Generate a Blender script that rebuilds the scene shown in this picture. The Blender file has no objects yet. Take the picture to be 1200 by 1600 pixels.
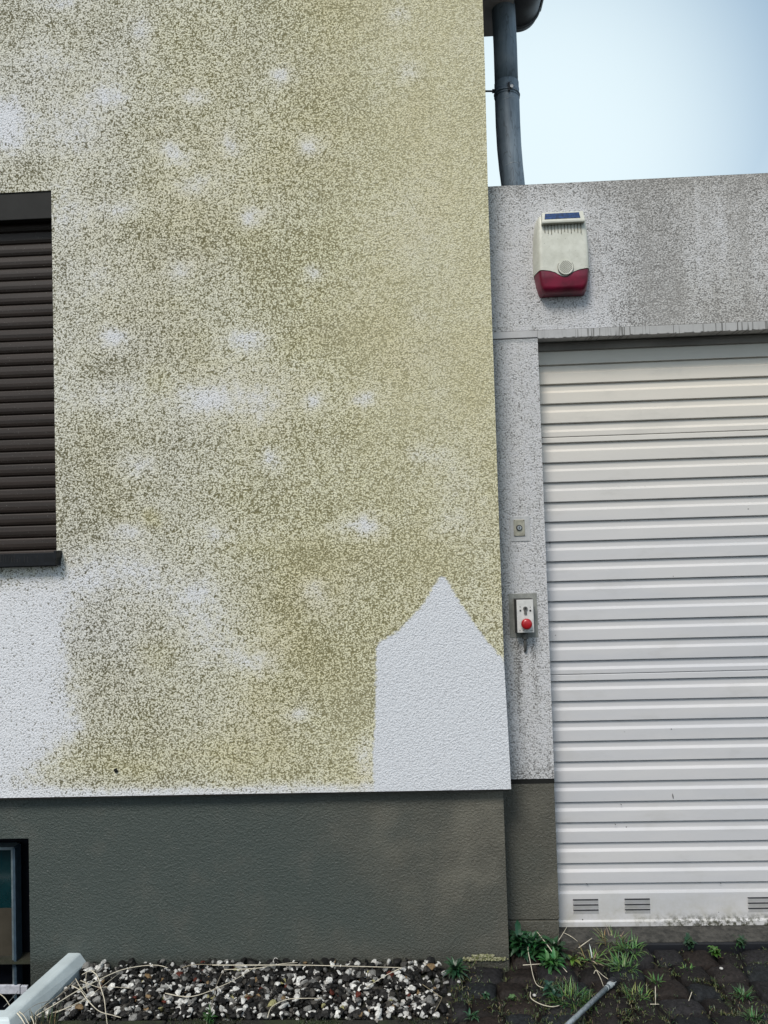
import bpy, bmesh, math, random
import numpy as np
from mathutils import Vector, Matrix, noise
random.seed(7); rng = np.random.default_rng(7)
SC = bpy.context.scene
COL = SC.collection
R_ = math.radians

# ------------------------------------------------------------------ camera
F = 1155.0                       # focal length in photo pixels (1200 x 1600)
PITCH, YAW, ROLL = 0.03528583, 0.0388741, -0.03057761
CAM = Vector((0.0, -2.5, 1.42))  # house wall face is the plane y = 0
def axes():
    cy, sy = math.cos(YAW), math.sin(YAW); cp, sp = math.cos(PITCH), math.sin(PITCH)
    cr, sr = math.cos(ROLL), math.sin(ROLL)
    fwd = Vector((-sy*cp, cy*cp, sp)); right = Vector((cy, sy, 0)); up = right.cross(fwd)
    return cr*right + sr*up, -sr*right + cr*up, fwd
RT, UP, FW = axes()
cam = bpy.data.cameras.new('camera'); camo = bpy.data.objects.new('camera', cam); COL.objects.link(camo)
camo.matrix_world = Matrix(((RT.x, UP.x, -FW.x, CAM.x), (RT.y, UP.y, -FW.y, CAM.y), (RT.z, UP.z, -FW.z, CAM.z), (0, 0, 0, 1)))
cam.sensor_fit = 'VERTICAL'; cam.sensor_height = 36.0; cam.sensor_width = 27.0
cam.lens = F/1600*36.0; cam.clip_start = 0.02; cam.clip_end = 3000
SC.camera = camo
SC.render.resolution_x = 768; SC.render.resolution_y = 1024

# ------------------------------------------------------------------ world and sun
SUN_EL, SUN_AZ = R_(50), R_(201)          # azimuth clockwise from +Y: in front of the walls, to the left
w = bpy.data.worlds.new('World'); SC.world = w; w.use_nodes = True
nt = w.node_tree; nt.nodes.clear()
wo = nt.nodes.new('ShaderNodeOutputWorld'); bg = nt.nodes.new('ShaderNodeBackground')
sky = nt.nodes.new('ShaderNodeTexSky'); sky.sky_type = 'NISHITA'; sky.sun_disc = False
sky.sun_elevation = SUN_EL; sky.sun_rotation = SUN_AZ; sky.air_density = 1.0; sky.dust_density = 2.5; sky.ozone_density = 1.0
tc = nt.nodes.new('ShaderNodeTexCoord'); sep = nt.nodes.new('ShaderNodeSeparateXYZ')
nt.links.new(tc.outputs['Generated'], sep.inputs[0])
gd = RT*((800-600)/F) + UP*((800-300)/F) + FW; gd.normalize()
nrmv = nt.nodes.new('ShaderNodeVectorMath'); nrmv.operation = 'NORMALIZE'; nt.links.new(tc.outputs['Generated'], nrmv.inputs[0])
dt = nt.nodes.new('ShaderNodeVectorMath'); dt.operation = 'DOT_PRODUCT'; nt.links.new(nrmv.outputs[0], dt.inputs[0]); dt.inputs[1].default_value = gd
g1 = nt.nodes.new('ShaderNodeMapRange'); g1.interpolation_type = 'SMOOTHSTEP'; g1.inputs['From Min'].default_value = 0.938; g1.inputs['From Max'].default_value = 0.998
nt.links.new(dt.outputs['Value'], g1.inputs['Value'])
g2 = nt.nodes.new('ShaderNodeMapRange'); g2.inputs['From Min'].default_value = 0.54; g2.inputs['From Max'].default_value = 0.36; g2.inputs['To Max'].default_value = 0.50
nt.links.new(sep.outputs['Z'], g2.inputs['Value'])
mr = nt.nodes.new('ShaderNodeMath'); mr.operation = 'MAXIMUM'; nt.links.new(g1.outputs[0], mr.inputs[0]); nt.links.new(g2.outputs[0], mr.inputs[1])
mx = nt.nodes.new('ShaderNodeMix'); mx.data_type = 'RGBA'
nt.links.new(mr.outputs[0], mx.inputs['Factor'])
hz = nt.nodes.new('ShaderNodeMix'); hz.data_type = 'RGBA'; hz.inputs['Factor'].default_value = 0.65   # thin overcast veil
nt.links.new(sky.outputs[0], hz.inputs['A']); hz.inputs['B'].default_value = (2.5, 3.6, 4.5, 1)
nt.links.new(hz.outputs['Result'], mx.inputs['A']); mx.inputs['B'].default_value = (4.9, 5.75, 6.1, 1)
nt.links.new(mx.outputs['Result'], bg.inputs['Color']); bg.inputs['Strength'].default_value = 0.095
nt.links.new(bg.outputs[0], wo.inputs['Surface'])
sl = bpy.data.lights.new('sun', 'SUN'); sl.energy = 1.7; sl.angle = R_(18); sl.color = (1.0, 0.94, 0.86)
so = bpy.data.objects.new('sun', sl); COL.objects.link(so)
sd = Vector((math.sin(SUN_AZ)*math.cos(SUN_EL), math.cos(SUN_AZ)*math.cos(SUN_EL), math.sin(SUN_EL)))
so.rotation_euler = sd.to_track_quat('Z', 'Y').to_euler(); so.location = sd*20
SC.view_settings.view_transform = 'Standard'; SC.view_settings.look = 'None'
SC.view_settings.gamma = 1.0; SC.view_settings.exposure = 0.80

# ------------------------------------------------------------------ helpers
def ray(px, py):
    d = RT*((px-600)/F) + UP*((800-py)/F) + FW
    return d
def P(px, py, Y):                 # measured point on the vertical plane y = Y
    d = ray(px, py); t = (Y-CAM.y)/d.y; return CAM + d*t
def G(px, py, z=0.0):             # measured point on the level z
    d = ray(px, py); t = (z-CAM.z)/d.z; return CAM + d*t

def tag(o, label=None, cat=None, group=None, kind=None):
    if label: o['label'] = label
    if cat: o['category'] = cat
    if group: o['group'] = group
    if kind: o['kind'] = kind
    return o
def thing(name, label, cat, loc=(0, 0, 0), group=None):
    o = bpy.data.objects.new(name, None); COL.objects.link(o); o.location = loc
    o.empty_display_size = 0.05
    return tag(o, label, cat, group)
def link(name, me, mat, parent=None, smooth=False):
    o = bpy.data.objects.new(name, me); COL.objects.link(o)
    if mat: me.materials.append(mat)
    if smooth:
        me.polygons.foreach_set('use_smooth', [True]*len(me.polygons))
    if parent:
        o.parent = parent; o.matrix_parent_inverse = Matrix.Translation(-Vector(parent.location)) if parent.parent is None else Matrix.Identity(4)
    return o
class MB:
    def __init__(s): s.v = []; s.f = []; s.c = []
    def add(s, vs, fs, col=None):
        n = len(s.v); s.v += [tuple(p) for p in vs]; s.f += [tuple(i+n for i in f) for f in fs]
        if col is not None: s.c += [tuple(col)]*len(vs)
    def box(s, x0, x1, y0, y1, z0, z1):
        s.add([(x0,y0,z0),(x1,y0,z0),(x1,y1,z0),(x0,y1,z0),(x0,y0,z1),(x1,y0,z1),(x1,y1,z1),(x0,y1,z1)],
              [(0,3,2,1),(4,5,6,7),(0,1,5,4),(1,2,6,5),(2,3,7,6),(3,0,4,7)])
    def tube(s, pts, rad, n=12, cap=True, col=None):
        pts = [Vector(p) for p in pts]; rr = rad if isinstance(rad, (list, tuple)) else [rad]*len(pts)
        rings = []; prev = None
        for i, p in enumerate(pts):
            t = (pts[min(i+1, len(pts)-1)]-pts[max(i-1, 0)]).normalized()
            if prev is None:
                a = t.orthogonal().normalized()
            else:
                a = (prev - t*prev.dot(t)).normalized()
            prev = a; b = t.cross(a)
            rings.append([p + (a*math.cos(2*math.pi*k/n) + b*math.sin(2*math.pi*k/n))*rr[i] for k in range(n)])
        vs = [q for r in rings for q in r]
        fs = [(i*n+k, i*n+(k+1) % n, (i+1)*n+(k+1) % n, (i+1)*n+k) for i in range(len(pts)-1) for k in range(n)]
        if cap: fs += [tuple(range(n))[::-1], tuple((len(pts)-1)*n+k for k in range(n))]
        s.add(vs, fs, col)
    def prism(s, poly, y0, y1):     # poly in x,z extruded along y
        n = len(poly)
        vs = [(x, y0, z) for x, z in poly] + [(x, y1, z) for x, z in poly]
        fs = [tuple(range(n)), tuple(range(2*n-1, n-1, -1))] + [(i, i+n, (i+1) % n+n, (i+1) % n) for i in range(n)]
        s.add(vs, fs)
    def build(s, name, mat, parent=None, smooth=False, bevel=0, seg=2):
        me = bpy.data.meshes.new(name); me.from_pydata(s.v, [], s.f)
        if s.c and len(s.c) == len(s.v):
            a = me.color_attributes.new('tint', 'FLOAT_COLOR', 'POINT')
            a.data.foreach_set('color', np.array([c if len(c) == 4 else (*c, 1) for c in s.c], dtype=np.float32).ravel())
        bm = bmesh.new(); bm.from_mesh(me)
        bmesh.ops.recalc_face_normals(bm, faces=bm.faces)
        bm.to_mesh(me); bm.free()
        o = link(name, me, mat, parent, smooth)
        if bevel:
            b = o.modifiers.new('bevel', 'BEVEL'); b.width = bevel; b.segments = seg; b.limit_method = 'ANGLE'; b.angle_limit = R_(35)
        return o

# ------------------------------------------------------------------ materials
class NT:
    def __init__(s, name):
        s.m = bpy.data.materials.new(name); s.m.use_nodes = True
        s.t = s.m.node_tree; s.b = s.t.nodes['Principled BSDF']
        s.geo = s.t.nodes.new('ShaderNodeNewGeometry'); s.pos = s.geo.outputs['Position']
    def set(s, inp, v):
        if isinstance(v, bpy.types.NodeSocket): s.t.links.new(v, inp)
        elif v is not None: inp.default_value = v
    def math(s, op, a, b=None, c=None, clamp=False):
        n = s.t.nodes.new('ShaderNodeMath'); n.operation = op; n.use_clamp = clamp
        s.set(n.inputs[0], a); s.set(n.inputs[1], b)
        if c is not None: s.set(n.inputs[2], c)
        return n.outputs[0]
    def noise(s, scale, detail=2, rough=0.5, vec=None, dist=0.0):
        n = s.t.nodes.new('ShaderNodeTexNoise'); n.inputs['Scale'].default_value = scale
        n.inputs['Detail'].default_value = detail; n.inputs['Roughness'].default_value = rough; n.inputs['Distortion'].default_value = dist
        s.t.links.new(vec or s.pos, n.inputs['Vector']); return n.outputs['Fac']
    def vor(s, scale, vec=None, feature='F1', out='Distance'):
        n = s.t.nodes.new('ShaderNodeTexVoronoi'); n.inputs['Scale'].default_value = scale; n.feature = feature
        s.t.links.new(vec or s.pos, n.inputs['Vector']); return n.outputs[out]
    def scaled(s, v3):
        n = s.t.nodes.new('ShaderNodeVectorMath'); n.operation = 'MULTIPLY'; s.t.links.new(s.pos, n.inputs[0]); n.inputs[1].default_value = v3
        return n.outputs[0]
    def xyz(s):
        n = s.t.nodes.new('ShaderNodeSeparateXYZ'); s.t.links.new(s.pos, n.inputs[0]); return n.outputs
    def mr(s, v, a, b, c=0.0, d=1.0, smooth=True):
        n = s.t.nodes.new('ShaderNodeMapRange'); n.interpolation_type = 'SMOOTHSTEP' if smooth else 'LINEAR'
        s.set(n.inputs['Value'], v); n.inputs['From Min'].default_value = a; n.inputs['From Max'].default_value = b
        n.inputs['To Min'].default_value = c; n.inputs['To Max'].default_value = d; return n.outputs[0]
    def mix(s, f, a, b):
        n = s.t.nodes.new('ShaderNodeMix'); n.data_type = 'RGBA'
        s.set(n.inputs['Factor'], f)
        for k, v in (('A', a), ('B', b)):
            s.set(n.inputs[k], (*v, 1) if isinstance(v, tuple) and len(v) == 3 else v)
        return n.outputs['Result']
    def attr(s, name):
        n = s.t.nodes.new('ShaderNodeAttribute'); n.attribute_name = name
        q = s.t.nodes.new('ShaderNodeSeparateColor'); s.t.links.new(n.outputs['Color'], q.inputs[0])
        return n.outputs['Color'], q.outputs[0], q.outputs[1], q.outputs[2], n.outputs['Alpha']
    def bump(s, h, dist, strength=1.0, normal=None):
        n = s.t.nodes.new('ShaderNodeBump'); n.inputs['Distance'].default_value = dist; n.inputs['Strength'].default_value = strength
        s.set(n.inputs['Height'], h)
        if normal: s.t.links.new(normal, n.inputs['Normal'])
        return n.outputs[0]
    def out(s, col, rough=0.8, normal=None, metal=0.0, spec=None):
        s.set(s.b.inputs['Base Color'], (*col, 1) if isinstance(col, tuple) else col)
        s.set(s.b.inputs['Roughness'], rough); s.b.inputs['Metallic'].default_value = metal
        if normal: s.t.links.new(normal, s.b.inputs['Normal'])
        if spec is not None: s.b.inputs['Specular IOR Level'].default_value = spec
        return s.m

def stucco(name, clean, film, dgrey, dgreen, veil, scale, contrast, patchcol, bump=0.006, bias=0.42, gain=1.35, white=(.71,.72,.75)):
    n = NT(name); _, A, Hh, V, S = n.attr('stain')
    n1 = n.noise(scale, 2.0, 0.62, dist=0.3); n1b = n.noise(scale*0.42, 2.0, 0.5)
    n2 = n.noise(22, 4, 0.65); n3 = n.noise(3.2, 3, 0.6); n4 = n.noise(40, 3, 0.6)
    v1 = n.vor(scale*1.02); vc = n.vor(scale*1.02, out='Color')
    sc_ = n.t.nodes.new('ShaderNodeSeparateColor'); n.t.links.new(vc, sc_.inputs[0]); vr = sc_.outputs[0]
    grain = n.math('ADD', n.math('ADD', n.math('MULTIPLY', n1, 0.50), n.math('MULTIPLY', n1b, 0.14)), n.math('MULTIPLY', n.math('SUBTRACT', 0.92, v1), 0.24))
    grain = n.math('ADD', grain, n.math('MULTIPLY', vr, 0.09))
    amt = n.math('ADD', A, n.math('MULTIPLY', n.math('SUBTRACT', n2, 0.5), 0.45))
    amt = n.math('ADD', amt, n.math('MULTIPLY', n.math('SUBTRACT', n4, 0.5), 0.60))
    v = n.math('MULTIPLY', n.math('SUBTRACT', 0.485, grain), contrast)
    v = n.math('ADD', v, n.math('MULTIPLY', n.math('SUBTRACT', amt, 0.5), gain))
    m = n.math('ADD', v, bias, clamp=True)
    hue = n.math('ADD', Hh, n.math('MULTIPLY', n.math('SUBTRACT', n3, 0.5), 0.9), clamp=True)
    cf = n.math('MULTIPLY', hue, n.math('MULTIPLY', amt, 1.5, clamp=True), clamp=True)
    cl = n.mix(cf, n.mix(n.mr(amt, .08, .42), white, clean), film)
    di = n.mix(hue, dgrey, dgreen)
    oc = n.math('MULTIPLY', n.mr(n.noise(1.7, 4, .6), .42, .66), hue)
    cl = n.mix(n.math('MULTIPLY', oc, .34), cl, (.62,.52,.27)) if film[1] > .6 else cl
    m = n.math('MULTIPLY', m, n.math('SUBTRACT', 1.0, n.math('MULTIPLY', V, 0.30)))
    cl = n.mix(n.math('MULTIPLY', vr, .30), cl, n.mix(.5, cl, di))
    c = n.mix(m, cl, di)
    c = n.mix(n.math('MULTIPLY', V, 0.50, clamp=True), c, n.mix(n.mr(n.noise(60, 3, .6), .35, .65), veil, tuple(q*1.18 for q in veil)))
    sdn = n.math('ADD', S, n.math('MULTIPLY', n.math('SUBTRACT', n.noise(70, 3, .7), 0.5), 0.030))
    pm = n.mr(sdn, -0.005, 0.006)
    pc = n.mix(n.mr(grain, .33, .5), tuple(q*0.86 for q in patchcol), patchcol)
    c = n.mix(pm, c, pc)
    nb = n.bump(grain, bump, 1.0)
    return n.out(c, 0.92, nb, spec=0.25)

M = {}
M['wall'] = stucco('algae stained stucco', (.70,.69,.64), (.79,.765,.55), (.098,.090,.060), (.128,.112,.040), (.47,.43,.275), 168, 7.4, (.63,.645,.675), bias=.22)
M['garage'] = stucco('grey weathered stucco', (.60,.60,.61), (.52,.50,.46), (.125,.122,.118), (.15,.142,.128), (.31,.30,.285), 172, 5.6, (.38,.39,.40), bias=.18, gain=1.1, white=(.60,.60,.62))

def plinth_mat():
    n = NT('plinth paint'); x = n.xyz()[0]
    g = n.noise(135, 3, .65, dist=.3); big = n.noise(1.6, 4, .6); med = n.noise(9, 4, .6)
    c = n.mix(n.mr(n.math('ADD', n.math('MULTIPLY', x, .40), big), .15, .70), (.052,.065,.058), (.086,.081,.064))
    c = n.mix(n.math('MULTIPLY', n.mr(med, .50, .80), .22), c, (.13,.12,.10))
    c = n.mix(n.math('MULTIPLY', n.mr(n.noise(230, 1, .5), .70, .78), .5), c, (.35,.35,.33))
    z_ = n.xyz()[2]
    c = n.mix(n.math('MULTIPLY', n.math('MULTIPLY', n.mr(n.noise(2.3, 4, .6), .44, .62), n.mr(x, -.5, .2)), .75), c, (.145,.137,.108))
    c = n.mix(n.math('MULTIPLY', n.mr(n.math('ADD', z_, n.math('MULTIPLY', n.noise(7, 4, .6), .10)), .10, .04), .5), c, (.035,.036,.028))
    return n.out(c, n.mr(g, .3, .7, .62, .42), n.bump(n.math('ADD', g, n.math('MULTIPLY', n.noise(320, 2, .5), .35)), .0048, 1.0), spec=.5)
M['plinth'] = plinth_mat()
def simple(name, col, rough=.5, metal=0., nscale=40, var=.2, bump=0.0, bscale=200, spec=None):
    n = NT(name); f = n.noise(nscale, 4, .6)
    c = n.mix(n.mr(f, .3, .7), tuple(q*(1-var) for q in col), tuple(min(1, q*(1+var)) for q in col))
    nb = n.bump(n.noise(bscale, 3, .6), bump) if bump else None
    return n.out(c, rough, nb, metal, spec)
M['black_plate'] = simple('dark cover plate', (.012,.012,.011), .6, nscale=15, spec=.2)
M['sill'] = simple('dark coated sill', (.006,.007,.009), .5, nscale=30, var=.35, spec=.25)
def slat_mat():
    n = NT('brown shutter slats'); st = n.noise(1, 4, .6, vec=n.scaled((3, 3, 60)))
    c = n.mix(n.mr(st, .3, .7), (.019,.014,.0115), (.031,.022,.018))
    sp = n.mr(n.noise(300, 1, .5), .74, .77)
    c = n.mix(n.math('MULTIPLY', sp, .6), c, (.3,.3,.28))
    return n.out(c, .5, spec=.3)
M['slat'] = slat_mat()
def door_mat():
    n = NT('white coated door'); x, y, z = n.xyz()
    base = n.mix(n.mr(n.noise(1, 4, .6, vec=n.scaled((1.5, 1, 10))), .3, .7), (.49,.49,.505), (.54,.53,.53))
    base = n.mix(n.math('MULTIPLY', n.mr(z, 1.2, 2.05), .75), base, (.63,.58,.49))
    dirt = n.noise(18, 5, .7)
    low = n.mr(z, .16, .02)
    base = n.mix(n.math('MULTIPLY', n.mr(n.noise(1, 5, .65, vec=n.scaled((5, 1, 14))), .52, .72), .22), base, (.36,.35,.32))
    base = n.mix(n.math('MULTIPLY', n.math('MULTIPLY', low, n.mr(dirt, .35, .75)), .6), base, (.34,.32,.25))
    # moss and rot crust along the very bottom lip, right of the vents
    crust = n.math('MULTIPLY', n.mr(z, .062, .018), n.mr(n.math('ADD', x, n.math('MULTIPLY', dirt, .5)), .95, 1.2))
    base = n.mix(n.math('MULTIPLY', crust, n.mr(n.noise(55, 5, .75), .42, .58)), base, (.05,.05,.03))
    # fly specks
    sp = n.vor(14); big = n.noise(2.5, 2, .5)
    spm = n.math('MULTIPLY', n.mr(sp, .045, .03), n.mr(n.math('ADD', big, n.math('MULTIPLY', low, .25)), .45, .6))
    base = n.mix(spm, base, (.05,.045,.04))
    return n.out(base, n.mr(dirt, .3, .7, .32, .5), n.bump(n.noise(1, 2, .5, vec=n.scaled((2.5, 1, 5))), .006, .5), spec=.5)
M['door'] = door_mat()
M['door_dark'] = simple('vent slot shadow gap', (.03,.03,.035), .7)
M['door_rail'] = simple('door head rail', (.19,.175,.155), .6, nscale=6)
def concrete(name, a, b, sc=25, bump=.003):
    n = NT(name); f = n.noise(sc, 6, .65); g = n.noise(sc*9, 3, .6)
    c = n.mix(n.mr(f, .3, .7), a, b); c = n.mix(n.math('MULTIPLY', n.mr(g, .55, .7), .5), c, tuple(q*.4 for q in a))
    return n.out(c, .9, n.bump(n.math('ADD', f, n.math('MULTIPLY', g, .4)), bump))
M['threshold'] = concrete('threshold concrete', (.022,.022,.019), (.085,.080,.070), 45, .008)
M['mortar'] = concrete('smooth mortar', (.36,.365,.37), (.46,.465,.47), 30, .001)
M['mortar_dark'] = concrete('dark mortar', (.20,.205,.19), (.29,.295,.275), 30, .001)
def drip_mat():
    n = NT('drip edge paint'); x, y, z = n.xyz()
    st = n.noise(1, 2, .5, vec=n.scaled((130, 1, 4)))
    zt_ = n.math('ADD', z, n.math('MULTIPLY', n.noise(1, 1, .5, vec=n.scaled((60, 1, 1))), .03))
    m = n.math('MULTIPLY', n.math('MULTIPLY', n.mr(st, .54, .66), n.mr(x, .40, .75, 0, .85)), n.mr(zt_, 2.100, 2.118, .25, 1.0))
    c = n.mix(n.mr(n.noise(12, 4, .6), .3, .7), (.40,.40,.41), (.52,.52,.53))
    c = n.mix(n.math('MULTIPLY', n.mr(x, .2, .9), .5), c, (.25,.245,.22))
    return n.out(n.mix(m, c, (.085,.083,.075)), .8)
M['drip'] = drip_mat()
def zinc():
    n = NT('weathered zinc'); st = n.noise(1, 5, .65, vec=n.scaled((40, 40, 6))); bl = n.noise(7, 5, .6)
    c = n.mix(n.mr(st, .35, .7), (.12,.155,.19), (.20,.25,.295)); c = n.mix(n.mr(bl, .45, .75), c, (.26,.30,.34))
    cr = n.mr(n.math('ABSOLUTE', n.math('SUBTRACT', n.noise(1, 3, .5, vec=n.scaled((18, 18, 5))), .5)), .012, .004)
    c = n.mix(n.math('MULTIPLY', cr, .4), c, (.03,.035,.045))
    return n.out(c, .5, n.bump(bl, .001), metal=.1)
M['zinc'] = zinc()
M['gutter'] = simple('dark gutter metal', (.085,.085,.085), .5, .1, 5)
M['soffit'] = simple('soffit board', (.52,.47,.44), .8, nscale=5)
def plastic_old():
    n = NT('aged cream plastic'); x, y, z = n.xyz(); f = n.noise(30, 5, .65)
    c = n.mix(n.mr(f, .3, .7), (.50,.50,.43), (.60,.60,.53))
    c = n.mix(n.math('MULTIPLY', n.mr(n.noise(90, 5, .7), .58, .70), .35), c, (.16,.15,.10))
    sp = n.math('MULTIPLY', n.mr(n.vor(75), .10, .06), n.mr(n.noise(18, 2, .5), .5, .6))
    c = n.mix(sp, c, (.03,.03,.02))
    return n.out(c, .45)
M['cream'] = plastic_old()
M['cream_dirt'] = simple('grimy slot', (.15,.14,.105), .8)
M['red_lens'] = simple('red lens', (.15,.002,.022), .38, nscale=14, var=.35, spec=.6)
M['solar'] = simple('blue solar cells', (.008,.035,.12), .2, nscale=120, var=.5, spec=.7)
M['steel'] = simple('brushed steel plate', (.50,.48,.45), .38, .75, 60, .12)
M['brass_plate'] = simple('weathered switch plate', (.42,.39,.31), .42, .7, 50, .2)
M['alu_face'] = simple('light metal faceplate', (.66,.65,.63), .42, .25, 60, .08)
M['dark_plastic'] = simple('black plastic', (.018,.018,.018), .45)
M['chrome'] = simple('lock cylinder', (.45,.45,.45), .25, .9)
M['red_button'] = simple('red button', (.36,.008,.012), .3, nscale=30, var=.2, spec=.6)
M['cable'] = simple('grey cable', (.09,.09,.085), .6)
M['white_well'] = simple('white light well plastic', (.50,.56,.57), .5, nscale=9, var=.10, bump=.0006, bscale=25)
M['well_wall'] = simple('grey well inside', (.06,.085,.095), .7, nscale=6, var=.4)
M['frame_dark'] = simple('dark window frame', (.003,.004,.007), .6, spec=.1)
M['frame_light'] = simple('grey metal frame', (.16,.20,.22), .4, .4)
M['frame_white'] = simple('white window board', (.48,.50,.56), .5)
M['frame_blue'] = simple('blue grey bar', (.035,.06,.085), .5)
M['curtain'] = simple('brown reflecting glass', (.050,.044,.034), .12, nscale=8)  # brown reflection painted as the lower pane's base colour
M['curtain_teal'] = simple('dark teal glass', (.003,.020,.024), .12, nscale=8)  # teal reflection painted into the upper pane's colour
def glass_mat():
    n = NT('window glass'); n.b.inputs['Transmission Weight'].default_value = .9
    n.b.inputs['IOR'].default_value = 1.35
    return n.out((.75,.85,.85), .03)
M['glass'] = glass_mat()
def tintmat(name, rough, bscale, bdist, mottle=.25, spec=None, trans=0.0):
    n = NT(name); c, *_ = n.attr('tint'); f = n.noise(bscale, 4, .65)
    dk = n.mix(mottle, c, (0.0, 0.0, 0.0)); lt = c
    c2 = n.mix(n.mr(f, .35, .65), dk, lt)
    return n.out(c2, rough, n.bump(f, bdist) if bdist else None, spec=spec)
M['gravel'] = tintmat('washed gravel', .55, 160, .0012, .45, spec=.2)
M['cobble'] = tintmat('wet basalt cobbles', .7, 90, .004, .55, spec=.22)
M['leaf'] = tintmat('weed leaves', .45, 60, 0, .18)
M['straw'] = tintmat('dry stalks', .7, 90, 0, .15)
def soil_mat():
    n = NT('dark soil'); f = n.noise(60, 6, .7); g = n.noise(6, 4, .6)
    c = n.mix(n.mr(f, .3, .7), (.006,.005,.004), (.028,.023,.018)); c = n.mix(n.math('MULTIPLY', n.mr(g, .45, .65), .6), c, (.02,.028,.008))
    return n.out(c, .9, n.bump(f, .008))
M['soil'] = soil_mat()
def moss_kerb():
    n = NT('mossy kerb'); f = n.noise(80, 6, .7); g = n.noise(9, 4, .6)
    c = n.mix(n.mr(f, .35, .7), (.006,.006,.004), (.022,.020,.014)); c = n.mix(n.mr(g, .45, .7), c, (.022,.032,.008))
    return n.out(c, .95, n.bump(f, .006))
M['kerb'] = moss_kerb()
M['roof'] = simple('dark roof tiles', (.06,.045,.04), .8, nscale=8)
M['roof_felt'] = concrete('roofing felt', (.05,.05,.05), (.09,.09,.088), 8, .003)
M['galv'] = simple('galvanised rod', (.26,.30,.32), .45, .2, 90, .3)
M['galv_dark'] = simple('dark rod tip', (.006,.007,.010), .6)
M['rod_cap'] = simple('pale rod fitting', (.36,.39,.40), .5, .2, 80, .2)

# ------------------------------------------------------------------ stucco panels
def sdf_poly(x, z, poly):
    d = np.full(x.shape, 1e9); inside = np.zeros(x.shape, bool); n = len(poly)
    for i in range(n):
        ax, az = poly[i]; bx, bz = poly[(i+1) % n]
        ex, ez = bx-ax, bz-az; wx, wz = x-ax, z-az
        t = np.clip((wx*ex+wz*ez)/(ex*ex+ez*ez+1e-12), 0, 1)
        d = np.minimum(d, np.hypot(wx-ex*t, wz-ez*t))
        c = ((az > z) != (bz > z)) & (x < (bx-ax)*(z-az)/((bz-az) if abs(bz-az) > 1e-9 else 1e-9)+ax)
        inside ^= c
    return np.where(inside, d, -d)
def stations(a, b, step, extra=()):
    br = sorted(set([a, b] + [e for e in extra if a < e < b])); out = []
    for p, q in zip(br, br[1:]):
        k = max(1, int(round((q-p)/step))); out += [p+(q-p)*i/k for i in range(k)]
    return np.array(out+[b])
def panel(name, x0, x1, z0, z1, yf, yb, holes, field, mat, parent, step=.016, warp=None):
    ex = [h[0] for h in holes]+[h[1] for h in holes]; ez = [h[2] for h in holes]+[h[3] for h in holes]
    xs = stations(x0, x1, step, ex); zs = stations(z0, z1, step, ez)
    X, Z = np.meshgrid(xs, zs); nx, nz = len(xs), len(zs)
    st = field(X, Z)
    Xw = X + (warp(X, Z) if warp else 0)
    front = np.stack([Xw, np.full_like(X, yf), Z], -1).reshape(-1, 3)
    back = front.copy(); back[:, 1] = yb
    V = np.concatenate([front, back]); N = nx*nz
    solid = np.ones((nz-1, nx-1), bool)
    cx = (xs[1:]+xs[:-1])/2; cz = (zs[1:]+zs[:-1])/2
    for h in holes:
        solid &= ~((cx[None, :] > h[0]) & (cx[None, :] < h[1]) & (cz[:, None] > h[2]) & (cz[:, None] < h[3]))
    fs = []
    for j in range(nz-1):
        for i in range(nx-1):
            if not solid[j, i]: continue
            a, b, c, d = j*nx+i, j*nx+i+1, (j+1)*nx+i+1, (j+1)*nx+i
            fs.append((a, b, c, d))
            if i == 0 or not solid[j, i-1]: fs.append((a, d, d+N, a+N))
            if i == nx-2 or not solid[j, i+1]: fs.append((c, b, b+N, c+N))
            if j == 0 or not solid[j-1, i]: fs.append((b, a, a+N, b+N))
            if j == nz-2 or not solid[j+1, i]: fs.append((d, c, c+N, d+N))
    me = bpy.data.meshes.new(name); me.from_pydata(V.tolist(), [], fs)
    at = me.color_attributes.new('stain', 'FLOAT_COLOR', 'POINT')
    c = np.concatenate([st.reshape(-1, 4)]*2).astype(np.float32)
    at.data.foreach_set('color', c.ravel()); me.validate()
    return link(name, me, mat, parent)
def nz2(X, Z, s, off=0.0):
    out = np.empty(X.shape); f = X.ravel(); g = Z.ravel(); o = out.ravel()
    for i in range(len(f)): o[i] = noise.noise((f[i]*s+off, g[i]*s, off*1.7))
    return o.reshape(X.shape)
def ss(x, a, b):
    t = np.clip((x-a)/(b-a), 0, 1); return t*t*(3-2*t)
MPP = 2.5/F                       # metres per photo pixel on the house wall

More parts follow.
